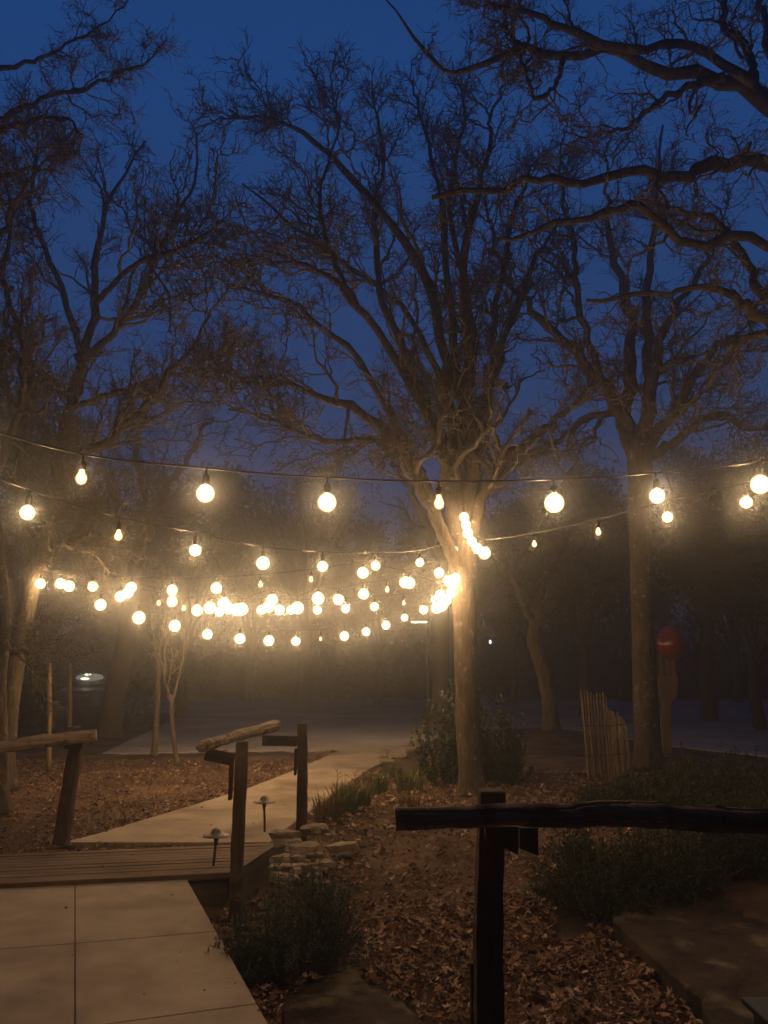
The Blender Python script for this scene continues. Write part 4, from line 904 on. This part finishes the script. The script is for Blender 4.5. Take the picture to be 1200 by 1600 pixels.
# ------------------------------------------------------------------ string lights
def bulb_mesh(r, kind):
    mb = MB()
    if kind == 'globe':
        pr_ = [(max(math.cos(a)*r, .0008), math.sin(a)*r) for a in np.linspace(-math.pi/2, math.pi/2*.86, 13)]; mb.lathe((0, 0, 0), pr_+[(r*.2, r*1.0)], 20)
    else:
        mb.lathe((0, 0, 0), [(.0008, -r*1.05), (r*.45, -r*.95), (r*.8, -r*.62), (r, 0), (r*.88, r*.5), (r*.6, r*.95), (r*.48, r*1.4), (r*.45, r*1.7)], 18)
    return mb
protoB = {}
def string(label, bulbs, dfun, extra0=None, extra1=None, r=.05, drop=.15, sag=.05, light=1.0):
    """bulbs: (px,py,kind) kind g lit globe, d dim bulb; dfun(px) depth"""
    pts = [P(x, y, dfun(x)) for x, y, _ in bulbs]
    t = thing('string_light', pts[0], label, 'string light', 'strings of bulbs hung between the trees')
    hang = [p+np.array((0, 0, drop+ (0 if k == 'g' else -.01))) for p, (_, _, k) in zip(pts, bulbs)]
    ch = ([np.array(e) for e in extra0] if extra0 else [])+hang+([np.array(e) for e in extra1] if extra1 else [])
    full = []
    for a, b in zip(ch[:-1], ch[1:]):
        for u in np.linspace(0, 1, 7)[:-1]: full.append(a*(1-u)+b*u-np.array((0, 0, 4*u*(1-u)*sag*np.linalg.norm(b-a)*.5)))
    full.append(ch[-1])
    MB().tube(full, .0055, 6).build('cable', M['cable'], t, True)
    for p, h, (_, _, k) in zip(pts, hang, bulbs):
        rr0 = r*(.86, .95, 1.0, 1.1)[int(R.integers(0, 4))] if k == 'g' else .030  # lit globes drawn oversize to carry the imitated bloom
        top = rr0*(.95 if k == 'g' else 1.7)
        key = (k, round(rr0, 3), round(drop, 3))
        if key not in protoB:
            sk = MB().lathe((0, 0, 0), [(.006, 0), (.006, -.03), (.013, -.034), (.019, -.045), (.020, -(h[2]-p[2])+top), (.018, -(h[2]-p[2])+top-.004)], 12)
            mm = sk.build('socket', M['black'], None, True); bm_ = bulb_mesh(rr0, 'globe' if k == 'g' else 's').build('bulb', M['bulb' if k == 'g' else 'dimbulb'], None, True)
            protoB[key] = (mm.data, bm_.data); bpy.data.objects.remove(mm); bpy.data.objects.remove(bm_)
        so = bpy.data.objects.new('socket', protoB[key][0]); COL.objects.link(so); so.parent = t; so.location = h-pts[0]
        bo = bpy.data.objects.new('bulb', protoB[key][1]); COL.objects.link(bo); bo.parent = so; bo.location = p-h
        la = bpy.data.lights.new('bulb_light', 'POINT'); la.color = LCOL; la.energy = BULB_W*light*(1 if k == 'g' else .16); la.shadow_soft_size = .02
        lo = bpy.data.objects.new('bulb_light', la); COL.objects.link(lo); lo.parent = t; lo.location = p-pts[0]
    return t
def inv(x0, d0, x1, d1): return lambda x: 1/((1/d0)+(1/d1-1/d0)*(x-x0)/(x1-x0))
dA = inv(127, 3.95, 1188, 4.5)
string('nearest string, spanning the whole photo above all the others', [(-65, 700, 'g'), (127, 748, 'd'), (321, 771, 'g'), (511, 785, 'g'), (686, 787, 'd'), (866, 786, 'g'), (1027, 775, 'g'), (1188, 757, 'g'), (1345, 730, 'g')], dA, [P(-420, 560, 3.7)], [P(1600, 600, 5)], r=.054, drop=.135, sag=.015)
fork = P(708, 868, D1-.25)
dB = inv(43, 5.0, 700, 10.4)
string('second string, falling from the upper left to the fork of the large oak', [(-120, 745, 'g'), (43, 801, 'g'), (185, 838, 'd'), (305, 860, 'g'), (411, 880, 'g'), (504, 885, 'g'), (587, 884, 'g'), (656, 879, 'g'), (712, 860, 'g')], dB, [P(-400, 620, 4.3)], [fork], r=.060, drop=.15, sag=.02)
dBr = inv(755, 10.3, 1166, 6.0)
string('string from the fork of the large oak away to the right edge', [(757, 861, 'g'), (835, 851, 'd'), (935, 832, 'd'), (1043, 808, 'g'), (1166, 785, 'g'), (1330, 745, 'g')], dBr, [P(735, 850, D1-.25)], [P(1500, 680, 5)], r=.054, drop=.15, sag=.02)
t3f = P(60, 893, D3-.3)
dD = inv(63, 10.6, 690, 19.5)
string('lowest string, sagging farthest toward the tree behind the large oak', [(157, 945, 'g'), (217, 965, 'g'), (273, 978, 'g'), (324, 991, 'g'), (375, 998, 'g'), (420, 1001, 'g'), (462, 1002, 'g'), (501, 999, 'd'), (538, 994, 'g'), (572, 987, 'g'), (603, 977, 'g'), (632, 965, 'g'), (662, 953, 'g'), (684, 943, 'g')], dD, [t3f], [P(690, 930, 20.3)], r=.105, drop=.2, sag=.02, light=1.5)
dE = inv(63, 10.9, 700, 10.2)
string('upper string between the two forked oaks, running straight across', [(63, 912, 'g'), (145, 916, 'g'), (205, 918, 'g'), (269, 922, 'g'), (338, 919, 'g'), (407, 914, 'd'), (486, 906, 'd'), (567, 895, 'g'), (633, 910, 'g'), (686, 895, 'g')], lambda x: 10.9-.9*(x/700), [t3f], [P(712, 880, D1-.3)], r=.082, drop=.15, sag=.02)
dF = inv(63, 10.8, 700, 13.5)
string('middle string whose bulbs make the bright row left of centre', [(94, 912, 'g'), (188, 932, 'g'), (248, 943, 'd'), (308, 954, 'g'), (328, 950, 'g'), (343, 956, 'g'), (358, 951, 'g'), (370, 953, 'g'), (408, 953, 'g'), (420, 948, 'g'), (437, 953, 'g'), (455, 953, 'g'), (496, 953, 'g'), (540, 951, 'g'), (585, 948, 'g'), (631, 943, 'd'), (680, 937, 'g')], dF, [t3f], [P(706, 905, 13.8)], r=.09, drop=.17, sag=.02)
dG = inv(63, 10.8, 700, 11.0)
string('string just above the bright row, rising to the large oak trunk', [(108, 916, 'g'), (200, 926, 'g'), (269, 940, 'g'), (287, 951, 'd'), (350, 943, 'g'), (378, 952, 'g'), (425, 937, 'g'), (465, 950, 'g'), (497, 935, 'g'), (529, 937, 'g'), (568, 928, 'g'), (605, 922, 'd'), (640, 911, 'g'), (688, 930, 'g'), (702, 908, 'g')], lambda x: 11.0-.55*(x/700), [t3f], [P(708, 885, D1-.3)], r=.084, drop=.15, sag=.02)
string('short string tied round the fork and trunk of the large oak, its bulbs bunched together', [(725, 808, 'g'), (728, 820, 'g'), (731, 833, 'g'), (737, 846, 'g'), (746, 857, 'g'), (757, 864, 'g'), (712, 903, 'g'), (709, 915, 'g'), (704, 927, 'g'), (697, 938, 'g'), (689, 946, 'g'), (682, 950, 'g')], lambda x: 10.25, [P(722, 790, 10.45)], [P(672, 945, 10.4)], r=.082, drop=.14, sag=.0, light=.6)

# ------------------------------------------------------------------ haze
bpy.context.view_layer.update()
ztop = max((o.matrix_world@__import__('mathutils').Vector(c)).z for o in bpy.data.objects if o.type == 'MESH' for c in o.bound_box)+.3
mb = MB(); mb.box((0, 130, (ztop-1.3)/2), (510, 350, ztop+1.3))
hz = mb.build('haze', bpy.data.materials.new('haze')); tag(hz, 'thin evening fog filling the garden', 'haze', kind='stuff')
hm = hz.data.materials[0]; hm.use_nodes = True; n = hm.node_tree; n.nodes.clear()
o = n.nodes.new('ShaderNodeOutputMaterial'); pv = n.nodes.new('ShaderNodeVolumePrincipled'); pv.inputs['Color'].default_value = (.80, .88, .98, 1)
pv.inputs['Density'].default_value = FOG_DENSITY; pv.inputs['Anisotropy'].default_value = FOG_G
p2 = n.nodes.new('ShaderNodeVolumePrincipled'); p2.inputs['Color'].default_value = (.9, .92, .95, 1); p2.inputs['Density'].default_value = MIST_DENSITY; p2.inputs['Anisotropy'].default_value = MIST_G
ad = n.nodes.new('ShaderNodeAddShader'); n.links.new(pv.outputs[0], ad.inputs[0]); n.links.new(p2.outputs[0], ad.inputs[1]); n.links.new(ad.outputs[0], o.inputs['Volume'])
